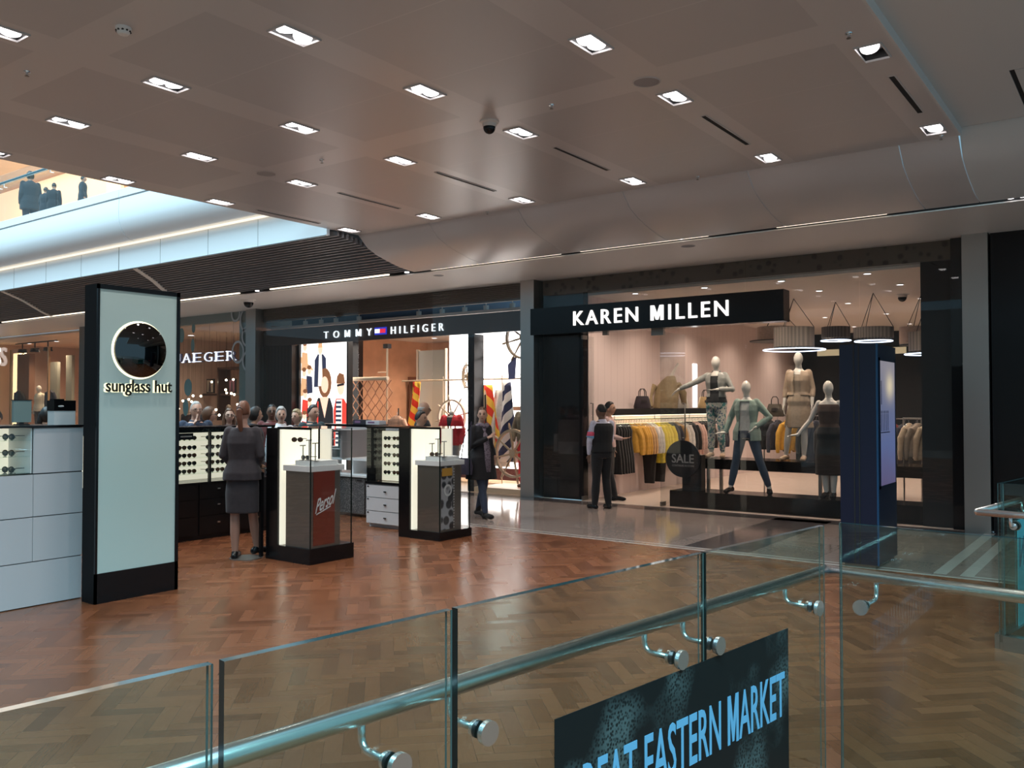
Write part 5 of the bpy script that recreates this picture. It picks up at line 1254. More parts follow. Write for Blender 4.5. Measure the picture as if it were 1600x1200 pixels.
f = Fig(1.78, 'f', kl=(-.09, .05, .49), al=(-.11, .02, .10), tl=(-.14, .15, .03), kr=(.08, .02, .49), ar=(.10, -.03, .10), tr=(.13, .09, .03),
        er=(.38, .06, 1.26), wr=(.60, .16, 1.16), hr=(.75, .2, -.6), el=(-.28, .03, 1.15), wl=(-.08, .20, 1.15), hl=(.9, .35, -.1), head=(.75, 0))
flor = voro('floral_print', (.10, .14, .22), (.50, .50, .44), 26, .8, .42, (.06, .20, .20))
mannequin('white mannequin in a grey leather jacket and floral trousers pointing left on the black table', (-6.12, 14.3, .77), face_dir(.12, -1), f, [f.top('jacket', mat('grey_leather', (.27, .27, .25), .45, noise=.2, nscale=14), 1.02, 1.43, .034, upto=.85, collar=.012, open=(.9, .085, 1.3, .06)), f.top('vest', fb(BK), .93, 1.38, .015, sleeve=None), f.trousers(flor, .011, .9), f.shoes(heel)])
f = Fig(1.80, 'f', kl=(-.09, .04, .49), al=(-.07, .0, .10), tl=(-.08, .13, .03), kr=(.15, .06, .50), ar=(.20, .02, .10), tr=(.24, .14, .03),
        er=(.20, -.02, 1.13), wr=(.22, .05, .88), el=(-.20, -.03, 1.13), wl=(-.21, .05, .90), head=(.05, 0))
mannequin('white mannequin in a beige bomber jacket and sheer beige dress on the black table', (-4.68, 14.3, .77), face_dir(.1, -1), f, [f.top('jacket', mat('beige_satin', (.42, .31, .22), .4, noise=.15), 1.03, 1.42, .034, upto=.45, open=(.9, .055, 1.3, .05)), f.top('dress_top', fb((.36, .28, .21)), .95, 1.36, .014, sleeve=None), f.skirt(fb((.34, .26, .19)), .52, 1.06, .012, .02, 'dress'), f.shoes(heel)])
bag((-5.03, 14.15, 1.50), .3, (.10, .075, .055), (.05, .035, .03), 'brown structured handbag hung from the hand of the mannequin in the beige bomber', .95)
f = Fig(1.80, 'f', er=(.33, -.06, 1.22), wr=(.16, .07, 1.06), hr=(-.5, .5, -.6), head=(0, 0))
mannequin('white mannequin mostly hidden behind the navy directory totem, elbow bent out', (-3.62, 14.3, .77), face_dir(.05, -1), f, [f.top('top', fb((.10, .08, .07)), .9, 1.40, .016, sleeve=None), f.skirt(fb(BK), .5, 1.04, .014)])
# sale stand
t = thing('sale_stand', 'round black sign reading SALE on a black stand at the left end of the plinth', 'sign', (-6.2, 13.4, .27))
b = MB(); b.lathe([(.004, 13.40), (.31, 13.40), (.31, 13.425), (.004, 13.425)], (-6.34, 0, .79), 48, 'y'); part('disc', b, M['blackm'], t)
b = MB(); b.box(-6.36, -6.02, 13.43, 13.60, .27, .86); part('stand', b, M['blackm'], t)
gl = mat('grey_letters', (.42, .40, .38), .5)
lettering(t, 'SALE', gl, (-6.535, 13.398, .72), (.40, 0, 0), (0, 0, .15), (0, -.004, 0), bold=.012)
lettering(t, 'CONTINUES IN STORE', gl, (-6.53, 13.398, .66), (.40, 0, 0), (0, 0, .032), (0, -.003, 0), split=False, name='small_lettering')
# doors
def door(n, x, y0, y1, label):
    b = MB(); b.box(x, x+.012, y0, y1, .02, 2.92); struct('door_%d' % n, b, M['shopglass'], None); r = bpy.data.objects['door_%d' % n]
    b = MB(); s = .05
    b.tube([(x+.012, y1-.12, 1.12), (x+.06, y1-.12, 1.12), (x+.06, y1-.12, 1.72), (x+.012, y1-.12, 1.72)], .012, 10); o = obj('door_handle', b, M['steeld'], r)
    b = MB(); b.box(x-.01, x+.022, y0, y0+.16, 2.86, 2.93); b.box(x-.01, x+.022, y0, y0+.16, .01, .08); obj('patch_fitting', b, M['steeld'], r)
door(1, -8.13, 13.1, 13.5, ''); door(2, -6.60, 13.1, 14.05, '')
b = MB(); b.box(-6.72, -6.50, 13.02, 13.08, 2.85, 2.95); b.box(-7.66, -7.56, 13.02, 13.08, 2.90, 2.95); struct('trim_14', b, M['steeld'])
# drum lamps
def drum(label, x, y, r, z0, z1, m, ring=True, rr=None, disc=False):
    t = thing('pendant_lamp', label, 'lamp', (x, y, z0), 0, 'drum pendant lamps')
    rr = rr or r
    b = MB(); b.lathe([(r, 0), (r, z1-z0)], (0,0,0), 40, cap=False); b.lathe([(r-.012, 0), (r-.012, z1-z0)], (0,0,0), 40, cap=False); obj('shade', b, m, t)
    if ring: b = MB(); b.tube([(rr*math.cos(a), rr*math.sin(a), -.05) for a in [2*PI*i/40 for i in range(40)]], .010, 8, loop=True); obj('light_ring', b, emat('cool_ring', (.70, .80, 1), 3.0) if 'cool_ring' not in bpy.data.materials else bpy.data.materials['cool_ring'], t)
    if disc: b = MB(); b.lathe([(.004, -.03), (rr, -.03), (rr, -.01), (.004, -.01)], (0,0,0), 40); obj('lower_disc', b, M['blackm'], t)
    for i in range(3):
        a = 2*PI*i/3+.4; b = MB(); b.tube([(r*math.cos(a), r*math.sin(a), z1-z0), (0, 0, 3.66-z0)], .006, 6); obj('cable', b, M['blackm'], t)
dk = stripes('pleated_dark', (.10, .085, .075), (.045, .038, .035), .05, 0, .5, .7); bgs = fab('beige_shade', (.40, .30, .24)); dk2 = stripes('pleated_taupe', (.17, .14, .12), (.10, .085, .07), .06, 0, .5, .7)
drum('beige drum lamp with a black lower disc at the right end of the black sign', -6.0, 17, .37, 2.98, 3.24, bgs, False, .52, True)
drum('wide taupe pleated drum lamp with a glowing ring above the mannequin in the beige bomber', -5.32, 16, .36, 2.76, 3.12, dk2, True, .55)
drum('small dark pleated drum lamp with a glowing ring, middle of the row', -4.85, 17, .26, 2.97, 3.18, dk, True, .27)
drum('dark pleated drum lamp with a glowing ring directly above the navy totem', -3.92, 16, .33, 2.86, 3.05, dk, True, .31)
drum('beige drum lamp with a black lower disc right of the navy totem', -3.35, 17, .36, 2.80, 3.10, bgs, False, .36, True)
drum('taupe pleated drum lamp with a glowing ring, farthest right', -3.05, 16.3, .36, 2.62, 2.95, dk2, True, .42)
# back of the shop
t = thing('wall_reflection', 'bright white light reflection on the pink wall above the right end of the shelf', 'light', (-8.13, 17.9, 1.65)); b = MB(); b.box(-8.15, -8.13, 17.75, 17.95, 1.64, 2.6); part('diffuser', b, emat('cool_white', (.95, .97, 1), 2.2), t)  # glowing strip stands in for a light reflection on the wall, no fitting
t = thing('light_bar', 'horizontal pale light bar at the dark back of the shop behind the mannequin in beige', 'light', (-6.0, 24.4, 3.0)); b = MB(); b.box(-7.5, -5.2, 24.5, 24.58, 3.05, 3.22); part('diffuser', b, emat('dim_warm', (.8, .7, .45), .35), t)
t = thing('exit_sign', 'green emergency exit sign at the dark back of the shop', 'sign', (-4.2, 24.5, 1.9)); b = MB(); b.box(-4.45, -3.85, 24.5, 24.56, 1.78, 1.94); part('panel', b, mat('exit_dark_green', (.01, .12, .06), .4), t)
b = MB(); b.prism([(0, .05), (.1, .10), (.1, .07), (.2, .07), (.2, .03), (.1, .03), (.1, 0)], (-4.42, 24.5, 1.81), (1, 0, 0), (0, 0, 1), (0, -.01, 0)); b.box(-4.18, -4.10, 24.49, 24.5, 1.80, 1.92); b.box(-4.0, -3.9, 24.49, 24.5, 1.80, 1.92); part('pictograms', b, emat('exit_green', (.5, 1, .7), 1.6), t)
t = thing('lit_mirror', 'tall mirror with a lit edge at the back right of the fashion shop', 'mirror', (-2.4, 20, 1.4)); b = MB(); b.box(-2.9, -2.86, 20, 20.04, 1.5, 2.35); b.box(-2.9, -2.3, 20, 20.04, 2.31, 2.35); part('lit_edge', b, emat('edge_light', (1, .95, .8), 2.2), t)
b = MB(); b.box(-2.86, -2.2, 20.02, 20.06, .005, 2.31); part('mirror', b, mat('dim_mirror', (.03, .03, .03), .1), t)
b = MB(); b.box(-1.15, -1.10, 12.985, 13.0, .9, 2.45); b.box(-1.15, .9, 12.985, 13.0, 2.42, 2.47); b.box(-1.15, .9, 12.985, 13.0, .88, .91); struct('trim_15', b, M['steeld'])
slab('long dark sales counter at the far back of the fashion shop', 'sales_counter', 'counter', (-7.0, -3.0, 22.5, 23.3, .004, 1.05), M['blackm'])
t = thing('wall_lamp', 'tiny orange glowing lamp behind the dark glass at the far right', 'light', (-.93, 12.98, 1.58)); b = MB(); b.ell((-.93, 12.97, 1.60), .035, .012, .035, 12, 8); part('glow', b, emat('orange_glow', (1, .35, .10), 1.2), t); b = MB(); b.box(-.95, -.91, 12.97, 13.0, 1.52, 1.57); part('holder', b, M['blackm'], t)
# ================================================================ NAUTICAL SHOP
litw = emat('lightbox_white', (1, .97, .93), 2.0)
t = thing('lightbox', 'glowing picture wall of people in red and navy clothes in the nautical window', 'lightbox', (-15.2, 13.35, 0))
b = MB(); b.box(-15.98, -14.38, 13.36, 13.42, .1, 3.14); part('lit_face', b, litw, t)
b = MB(); b.box(-16.05, -15.98, 13.3, 13.45, 0, 3.16); b.box(-14.38, -14.34, 13.3, 13.45, 0, 3.16); part('frame', b, M['blackm'], t)
pm_ = lambda nm, c: bpy.data.materials.get(nm) or mat(nm, c, .5, emit=c, es=1.3)
P_NAVY, P_RED, P_SKIN, P_HAIR, P_WHITE, P_BLACK, P_TAN = pm_('print_navy', (.03, .035, .07)), pm_('print_red', (.75, .06, .04)), pm_('print_skin', (1, .66, .48)), pm_('print_hair', (.22, .09, .04)), pm_('print_cream', (.95, .9, .8)), pm_('print_black', (.02, .018, .02)), pm_('print_tan', (.75, .42, .22))
UP = 0
def flat(nm, poly, m, dy=0): b = MB(); b.prism([(x, z+UP) for x, z in poly], (-15.98, 13.356-dy, 0), (1, 0, 0), (0, 0, 1), (0, -.003, 0)); part(nm, b, m, t, None, None)
def circ(cx, cz, rx, rz, n=16): return [(cx+rx*math.cos(2*PI*i/n), cz+rz*math.sin(2*PI*i/n)) for i in range(n)]
flat('printed_jacket', [(.46, 2.1), (.88, 2.1), (.86, 2.75), (.76, 2.85), (.58, 2.85), (.48, 2.72)], P_NAVY)
flat('printed_shirt', [(.60, 2.12), (.76, 2.12), (.72, 2.84), (.63, 2.84)], P_WHITE, .004); flat('printed_face', circ(.67, 2.96, .08, .11), P_SKIN); flat('printed_hair', [(.59, 3.0), (.75, 3.0), (.73, 3.1), (.61, 3.1)], P_TAN, .004)
UP = .47
flat('printed_dress', [(.48, .2), (1.15, .2), (1.10, 1.15), (1.0, 1.38), (.60, 1.38), (.5, 1.2)], P_BLACK); flat('printed_neckline', [(.66, 1.40), (.96, 1.40), (.83, .92)], P_SKIN, .004)
flat('printed_hair', circ(.83, 1.72, .22, .34), P_HAIR, .002); flat('printed_face', circ(.83, 1.68, .12, .19), P_SKIN, .006); flat('printed_trim', [(.54, .2), (.60, .2), (.62, 1.3), (.58, 1.3)], P_RED, .004)
flat('printed_jacket', [(1.15, .2), (1.58, .2), (1.58, 1.2), (1.46, 1.36), (1.2, 1.36), (1.12, 1.1)], P_RED, .002); flat('printed_face', circ(1.36, 1.62, .12, .18), P_SKIN, .004); flat('printed_hair', [(1.22, 1.7), (1.5, 1.7), (1.46, 1.9), (1.32, 1.94), (1.24, 1.86)], P_HAIR, .007)
flat('printed_sunglasses', [(1.24, 1.63), (1.48, 1.66), (1.48, 1.71), (1.24, 1.68)], P_BLACK, .009)
for k in range(11): flat('printed_stripe', [(1.20, .25+.1*k), (1.38, .25+.1*k), (1.38, .30+.1*k), (1.20, .30+.1*k)], P_NAVY, .005)
flat('printed_shirt', [(1.18, .2), (1.40, .2), (1.40, 1.34), (1.22, 1.34)], P_WHITE, .003)
for (x, z, m) in ((.12, 2.3, P_TAN), (.14, 1.2, P_RED), (.28, 1.75, P_NAVY), (.10, 1.7, P_TAN), (.12, .7, P_RED), (.30, 1.0, P_BLACK), (.3, .55, P_RED)):
    flat('printed_clothes', [(x-.11, z-.28), (x+.13, z-.25), (x+.11, z+.12), (x-.08, z+.15)], m); flat('printed_face', circ(x+.02, z+.26, .07, .09), P_SKIN, .003); flat('printed_hair', circ(x+.02, z+.34, .075, .05), P_HAIR, .005)
flat('printed_ship', [(.0, 2.35), (.42, 2.05), (.42, 2.0), (.0, 2.2)], P_TAN, .001)
UP = 0
t = thing('lightbox', 'blank bright white light wall at the right of the nautical shop behind the ship wheels', 'lightbox', (-10.0, 14.3, .1))
b = MB(); b.box(-12.6, -9.32, 14.72, 14.78, .35, 3.3); part('lit_face', b, emat('lightbox_bright', (1, .98, .96), 4.2), t)
b = MB(); b.box(-12.6, -9.32, 14.68, 14.8, .1, .35); part('base', b, mat('dark_red_wood', (.10, .025, .018), .4), t)
# spot cans over the window
for i, x in enumerate((-16.0, -15.45, -14.95, -14.2, -12.4, -11.75, -11.15, -10.6, -9.95)):
    t = thing('spotlight_can', 'cylindrical spotlight above the nautical shop sign, %s' % ('%s of the left group' % ORD[i] if i < 4 else '%s of the right group' % ORD[i-4]), 'light', (x, 13.5, 3.52), 0, 'spotlight cans over the nautical window')
    b = MB(); b.lathe([(.055, -.06), (.055, .14), (.004, .14)], (0,0,0), 18, cap=False); b.tube([(0, 0, .13), (0, 0, .30)], .012, 8); obj('can', b, M['soffit'], t)
    b = MB(); b.ell((0, 0, -.05), .05, .05, .03, 14, 8); obj('lamp', b, M['lampon'], t)
    lamp('can_beam', 'SPOT', (x, 13.5, 3.40), 60, (1, .85, .70), (0, 0, 0), .05, spot=120, blend=.9)
t = thing('lighting_track', 'pale track carrying the spotlight cans over the nautical window', 'track', (-13, 13.5, 3.8)); b = MB(); b.box(-16.9, -9.4, 13.48, 13.52, 3.80, 3.83); part('rail', b, M['soffit'], t)
for i, (x, y) in enumerate(((-15.6, 15.5), (-13.4, 15.5), (-11.5, 15.5), (-15.6, 17.6), (-13.4, 17.6), (-11.2, 17.6))):
    shoplight(x, y, 3.50, 330, 'round recessed spotlight in the nautical shop ceiling, %s, %s' % (['left', 'middle', 'right'][i % 3], 'front row' if i < 3 else 'back row'), 'spotlights in the nautical shop ceiling', (1, .78, .58), .08)
# ship wheels
WC = mat('cream_wood', (.62, .50, .36), .5); WD = mat('pale_wood', (.60, .45, .30), .5)
def wheel(label, loc, R, rz, m, tilt=0.0):
    t = thing('ship_wheel', label, 'ship wheel', loc, rz); t.rotation_euler = (tilt, 0, rz)
    b = MB(); n = 40
    rr = [(R*.92, -.03), (R*1.02, -.03), (R*1.02, .03), (R*.92, .03)]
    rg = [b.ring([(r*math.cos(2*PI*i/n), d, r*math.sin(2*PI*i/n)) for r, d in rr]) for i in range(n)]; b.skin(rg+[rg[0]], False); obj('rim', b, m, t)
    b = MB(); b.lathe([(.004, -.05), (R*.17, -.045), (R*.17, .045), (.004, .05)], (0,0,0), 24, 'y'); obj('hub', b, m, t)
    for i in range(8):
        a = 2*PI*i/8+.2; c, s = math.cos(a), math.sin(a); b = MB()
        b.tube([(c*R*q, 0, s*R*q) for q in (.15, .4, .9, 1.04, 1.12, 1.26, 1.3)], [R*.035, R*.05, R*.032, R*.03, R*.055, R*.04, R*.01], 10); obj('spoke', b, m, t)
    return t
wheel('cream ship wheel high up beside the dark pier, left of the bright white wall', (-11.13, 13.56, 2.27), .24, -.5, WC)
wheel('large pale wood ship wheel standing on the window floor by the steel pillar', (-9.87, 13.42, .76), .46, -.1, WD)
wheel('dark thin ship wheel at the top right of the bright wall, half behind the pillar', (-10.05, 14.0, 3.03), .42, 0, mat('dark_wheel', (.16, .12, .08), .5))
wheel('pale ship wheel behind the shoulders of the red-jacketed figure', (-11.70, 13.75, 1.44), .36, 0, WC)
wheel('brown wood ship wheel low in front of the picture wall, left of the red blazer', (-15.05, 13.62, 1.02), .36, .3, mat('brown_wheel', (.30, .15, .07), .5))
q_ = [o for o in bpy.data.objects if o.get('label', '').startswith('pale ship wheel behind')][0]; b = MB(); b.tube([(0, .04, -1.43), (0, .04, -.3)], .02, 8); obj('stand', b, WC, q_)
# flags and rigging
t = thing('rigging_frame', 'brown rod frame with thin posts carrying the flags before the bright wall', 'frame', (-10.2, 14.0, .1))
b = MB(); b.tube([(-13.4, 14.05, 2.22), (-9.33, 14.05, 2.22)], .018, 8); part('rod', b, WD, t)
for x in (-12.2, -10.62, -10.15, -9.85): b = MB(); b.tube([(x, 14.05, .1), (x, 14.05, 2.3)], .010, 8); part('post', b, WD, t)
b = MB(); b.box(-10.95, -9.9, 14.07, 14.10, 1.58, 1.66); part('cross_board', b, mat('brown_board', (.30, .14, .07), .5), t)
def flagcloth(label, pts, m, y0):
    t = thing('flag', label, 'flag', (pts[0][0], y0, 0)); b = MB()
    (ax, az, aw), (cx, cz, cw) = pts
    b.grid(lambda u, v: V((ax+(cx-ax)*v+(u-.5)*(aw+(cw-aw)*v), y0+.045*math.sin(u*9+v*4), az+(cz-az)*v)), 14, 16); q = b.mesh('cloth', m, True)
    q.transform(Matrix.Translation((-pts[0][0], -y0, 0))); o = obj('cloth', q, None, t); s = o.modifiers.new('thick', 'SOLIDIFY'); s.thickness = .006
ry = stripes('red_yellow_flag', (.80, .05, .02), (.95, .62, .08), .30, 0, .5, .6, .85); bw = stripes('navy_white_flag', (.02, .03, .10), (.85, .85, .85), .34, 0, .5, .6, -.9)
flagcloth('red and yellow diagonally striped flag draped left of the navy and white flag', ((-10.95, 2.1, .30), (-10.75, .75, .5)), ry, 13.95)
flagcloth('red and yellow striped cloth hanging beside the pale mirror panel', ((-13.0, 2.2, .22), (-13.1, 1.0, .40)), ry, 14.08)
flagcloth('navy and white striped pennant hanging from the rod before the bright wall', ((-10.40, 2.15, .2), (-10.3, .55, .6)), bw, 13.9)
flagcloth('white cloth draped like a sail behind the walking woman', ((-10.6, 2.0, .3), (-10.75, .45, .75)), fab('sailcloth', (.75, .72, .68)), 13.98)
t = thing('pennant', 'narrow navy triangular pennant standing up above the rod', 'flag', (-10.35, 13.9, 2.2)); b = MB(); b.prism([(0, 0), (.16, .02), (.2, .5), (-.02, .3)], (-10.42, 14.0, 2.2), (1, 0, 0), (0, 0, 1), (0, .008, 0)); part('cloth', b, mat('navy_cloth', (.02, .03, .10), .7), t)
for q, xx in enumerate((-11.02, -10.88)):
    t = thing('oar', 'dark slim oar leaning behind the walking woman, %s one' % ('left' if q == 0 else 'right'), 'oar', (xx, 13.8, .1)); b = MB(); b.tube([(xx+.08, 13.8, .012), (xx-.02, 13.85, 1.9)], .018, 8); part('shaft', b, M['blackm'], t); b = MB(); b.ell((xx-.03, 13.86, 1.75), .045, .012, .25, 12, 8); part('blade', b, WC, t)
# lattice screen
t = thing('rope_lattice', 'diamond rope lattice under a pale beam in the nautical window', 'lattice', (-14.1, 13.7, 1.2))
b = MB(); b.tube([(-14.95, 13.6, 2.27), (-13.40, 13.6, 2.27)], .045, 10); part('beam', b, WC, t)
for k in range(7):
    x = -14.9+.25*k
    for s in (-1, 1):
        b = MB(); pts = []
        for i in range(5): pts.append((x+(.125 if (i % 2) else -.125)*s, 13.6+.012*s, 2.24-.28*i))
        b.tube(pts, .013, 6); part('rope', b, mat('rope', (.50, .26, .16), .6) if 'rope' not in bpy.data.materials else bpy.data.materials['rope'], t)
t = thing('mast', 'thin pale mast with a dark camera on top behind the rope lattice', 'mast', (-13.7, 13.9, 0)); b = MB(); b.tube([(-13.72, 13.9, .004), (-13.72, 13.9, 2.95)], .022, 8); part('pole', b, WC, t); b = MB(); b.box(-13.79, -13.65, 13.84, 13.96, 2.95, 3.05); part('cap', b, M['blackm'], t); b = MB(); b.tube([(-14.0, 13.9, 2.42), (-13.72, 13.9, 2.42)], .012, 8); part('yard', b, WC, t)
t = thing('ventilator_horn', 'cream ship ventilator horn in front of the picture wall', 'ventilator', (-14.95, 13.75, 1.0)); b = MB()
b.tube([(-14.98, 13.72, .6), (-14.98, 13.72, 1.35), (-14.96, 13.70, 1.50), (-14.90, 13.66, 1.60), (-14.84, 13.62, 1.64)], [.085, .09, .11, .14, .17], 18); part('horn', b, mat('cream_paint', (.78, .68, .50), .4), t)
t = thing('mirror_panel', 'tall pale mirror panel inside the nautical shop, right of centre', 'mirror', (-13.3, 14.6, 1.5)); b = MB(); b.box(-13.42, -12.62, 14.6, 14.64, .5, 2.92); part('panel', b, mat('pale_mirror', (.52, .50, .42), .25), t); b = MB(); b.box(-13.47, -13.42, 14.58, 14.66, .02, 2.95); b.box(-12.62, -12.60, 14.58, 14.66, .02, 2.95); part('edge', b, WC, t)
# shelving at the back
t = thing('shelving', 'dark brown wall shelving with folded clothes at the back of the nautical shop', 'shelving', (-15.5, 18.2, 0))
brown = mat('brown_shelf', (.10, .04, .025), .45)
b = MB(); b.box(-16.95, -13.4, 18.0, 18.08, 2.35, 2.48); b.box(-16.95, -13.4, 18.75, 18.85, .1, 2.35)
for z in (.55, 1.0, 1.45): b.box(-16.95, -13.4, 18.1, 18.8, z, z+.04)
for x in (-16.95, -15.6, -14.5, -13.45): b.box(x, x+.05, 18.05, 18.8, 0, 2.4)
part('frame', b, brown, t)
b = MB(); b.box(-16.9, -13.5, 18.72, 18.75, 1.5, 2.33); part('lit_back', b, mat('lit_olive', (.30, .24, .13), .6, emit=(.5, .38, .2), es=.35), t)
cols = [(.55, .30, .06), (.5, .5, .55), (.04, .05, .10), (.45, .06, .05), (.55, .22, .04), (.30, .30, .36), (.60, .55, .5), (.07, .08, .14)]
sn = {1.04: 'middle', 1.49: 'top', .59: 'lower'}
for i, (x, z) in enumerate([(-16.5, 1.49), (-16.1, 1.49), (-15.2, 1.49), (-14.85, 1.49), (-14.15, 1.49), (-16.5, 1.04), (-15.9, 1.04), (-15.2, 1.04), (-14.8, 1.04), (-14.1, 1.04)]):
    for k in range(4):
        b = MB(); b.rings([(0, 0, .002, .14, .16), (0, 0, .02, .15, .17), (0, 0, .044, .15, .165), (0, 0, .05, .14, .15)], 16, True, 5); o = obj('folded_jumper', b, fb(cols[(i*3+k) % 8])); o.location = (x, 18.35, z+.053*k)
        tag(o, 'folded jumper, %s in its stack, %s back shelf, %s' % (['bottom one', 'second from bottom', 'second from top', 'top one'][k], sn[z], ['far left', 'left of centre', 'centre', 'right of centre', 'far right'][i % 5]), 'clothing', 'folded jumpers on the back shelves')
for x, c, lab in ((-15.0, (.62, .32, .03), 'yellow'), (-14.62, BK, 'black')):
    t = thing('cap', '%s peaked cap on a stand above the shelves in the nautical shop' % lab, 'cap', (x, 18.3, 2.12)); b = MB(); b.ell((0, 0, .06), .12, .14, .10, 18, 10); obj('crown', b, fb(c), t); b = MB(); b.ell((.10, -.10, .02), .10, .10, .015, 14, 8); obj('peak', b, fb(c), t); b = MB(); b.tube([(0, 0, .03), (0, 0, -.63)], .012, 8); obj('stand', b, M['steeld'], t)
t = thing('clothes_rail', 'rail of pale shirts on hangers behind the red-jacketed figure', 'rack', (-13.6, 17.0, 0)); b = MB(); b.tube([(-14.4, 17.4, .01), (-14.4, 17.4, 2.12), (-12.6, 17.4, 2.12), (-12.6, 17.4, .01)], .016, 8); part('frame', b, M['steeld'], t)
for k in range(7): hang('blouse', [(.45, .40, .34), (.5, .45, .36), (.3, .26, .24)][k % 3], (-14.2+.24*k, 17.4, 2.08), 1.0, 'shirt on the rail behind the red-jacketed figure, %s from the left' % ORD[k], 'shirts on the nautical rail')
b = MB()
t = thing('coat_stand', 'slim dark stand holding the peach blazer right of the rope lattice', 'stand', (-13.08, 13.6, .005)); b = MB(); b.tube([(-13.08, 13.6, .01), (-13.08, 13.6, 1.62)], .014, 8); b.lathe([(.16, 0), (.16, .015), (.02, .02)], (-13.08, 13.6, .005), 20); part('post', b, M['blackm'], t)
hang('jacket', (.62, .36, .24), (-13.08, 13.55, 1.52), .1, 'peach blazer on a hanger right of the rope lattice', None)
# dressed forms
red = mat('red_cloth', (.62, .015, .03), .7, noise=.2, nscale=14)
f = Fig(1.74, 'm', el=(-.25, .02, 1.13), wl=(-.24, .12, .90), er=(.25, .02, 1.13), wr=(.22, .14, .90))
mannequin('headless white figure in an open red jacket and grey trousers in the nautical window', (-11.45, 13.45, .005), face_dir(.35, -1), f, [f.top('jacket', red, .86, 1.44, .034, flare=.08, collar=.012, open=(1.12, .008, 1.4, .06)), f.top('shirt', fb((.03, .03, .035)), .9, 1.42, .014, sleeve=None), f.trousers(fb((.30, .32, .34)), .012), f.shoes(mat('red_shoe', (.35, .05, .04), .4))], headless=True)
f = Fig(1.72, 'm', wl=(-.24, .12, .90), hl=(0, .3, -1), er=(.25, .02, 1.13), wr=(.22, .14, .90))
mannequin('headless figure in a khaki jacket and red trousers behind the large ship wheel', (-9.80, 13.75, .10), face_dir(.3, -1), f, [f.top('jacket', fb((.16, .14, .10)), .88, 1.44, .026, collar=.01), f.trousers(red, .014), f.shoes(mat('brown_shoe', (.08, .03, .015), .35))], headless=True)
f = Fig(1.45, 'm')
mannequin('headless figure in a red blazer and white shirt below the rope lattice', (-14.70, 13.5, .005), face_dir(.3, -1), f, [f.top('blazer', red, .86, 1.44, .034, collar=.008, open=(.8, .05, 1.3, .06)), f.top('shirt', fb((.6, .58, .55)), .9, 1.42, .014, sleeve=None), f.trousers(fb((.5, .48, .44)), .012)], headless=True)
# ================================================================ SHOP WITH DOTS and the warm shop at far left
grn = mat('sticker_teal', (.16, .26, .26), .4); gry = mat('sticker_grey', (.42, .46, .50), .4)
k = 0
for x, z, rx, rz_, lab in ((-19.80, 3.66, .075, .12, 'upper small'), (-19.83, 3.22, .075, .17, 'tall narrow'), (-20.33, 3.5, .12, .19, 'half hidden upper'), (-20.02, 2.14, .17, .22, 'large lower'), (-20.12, 1.62, .12, .22, 'lowest')):
    b = MB(); b.prism(circ(0, 0, rx, rz_, 28), (0, 0, 0), (1, 0, 0), (0, 0, 1), (0, -.004, 0)); o = obj('dot_sticker', b, grn, None, None); o.location = (x, 13.046, z); tag(o, '%s grey-green round dot on the shop glass beside the tall sign' % lab, 'sticker', 'dots on the shop glass')
for x, z, r, lab in ((-17.62, 3.75, .24, 'top'), (-17.95, 2.98, .22, 'left'), (-17.58, 3.35, .20, 'middle'), (-17.55, 2.75, .20, 'lowest'), (-18.05, 3.93, .16, 'upper left')):
    b = MB(); pts = []; n = 28
    rg = [b.ring([((r+q)*math.cos(2*PI*i/n), d, (r+q)*1.15*math.sin(2*PI*i/n)) for q, d in ((-.025, -.004), (.025, -.004), (.025, .0), (-.025, .0))]) for i in range(n)]; b.skin(rg+[rg[0]], False); o = obj('ring_sticker', b, gry, None, None); o.location = (x, 13.046, z); tag(o, '%s pale grey ring at the right edge of the dotted shop glass' % lab, 'sticker', 'rings on the shop glass')
for i, (x, y) in enumerate(((-23.2, 15.2), (-20.6, 15.2), (-18.6, 15.2), (-22.2, 17.2), (-19.4, 17.2))):
    shoplight(x, y, 3.78, 150, 'recessed spotlight in the ceiling of the dotted-glass shop, %s' % ['front left', 'front middle', 'front right', 'back left', 'back right'][i], 'spotlights in the dotted-glass shop', (1, .76, .56), .10)
t = thing('display_shelf', 'dark open display shelf with framed pictures at the back of the dotted-glass shop', 'shelving', (-23, 16.6, 0))
b = MB(); b.box(-24.6, -21.9, 16.55, 16.95, 1.98, 2.05)
for q in ((-23.75, -23.68, 1.2, 2.85), (-22.0, -21.93, 1.2, 2.85), (-23.75, -21.93, 2.80, 2.87), (-24.6, -21.9, .9, .97)): b.box(q[0], q[1], 16.5, 16.95, q[2], q[3])
b.box(-24.6, -21.9, 16.6, 16.95, 0, .9); part('frame', b, mat('dark_brown', (.045, .022, .015), .4), t)
for x, z, w, h, c, lab in ((-23.2, 2.06, .34, .44, (.25, .10, .14), 'left of two inside the dark frame'), (-22.45, 2.06, .34, .40, (.42, .25, .18), 'right of two inside the dark frame'), (-24.35, 2.06, .40, .46, (.40, .33, .25), 'beside the letters, standing at the shelf left end')):
    t = thing('framed_picture', 'small framed fashion picture %s' % lab, 'picture', (x, 16.7, z)); b = MB(); b.box(x-w/2, x+w/2, 16.66, 16.70, z, z+h); part('frame', b, M['blackm'], t); b = MB(); b.box(x-w/2+.04, x+w/2-.04, 16.65, 16.66, z+.04, z+h-.04); part('print', b, mat('print_%s' % lab[:5], c, .5), t)
    b = MB(); b.rings([(x, 16.648, z+.05, .07, .002), (x, 16.648, z+h*.6, .04, .002), (x, 16.648, z+h*.8, .03, .002)], 10); part('printed_figure', b, mat('print_dark_%s' % lab[:5], (.06, .04, .05), .5), t)
FL = emat('fairy_bulb', (1, .85, .6), 12)
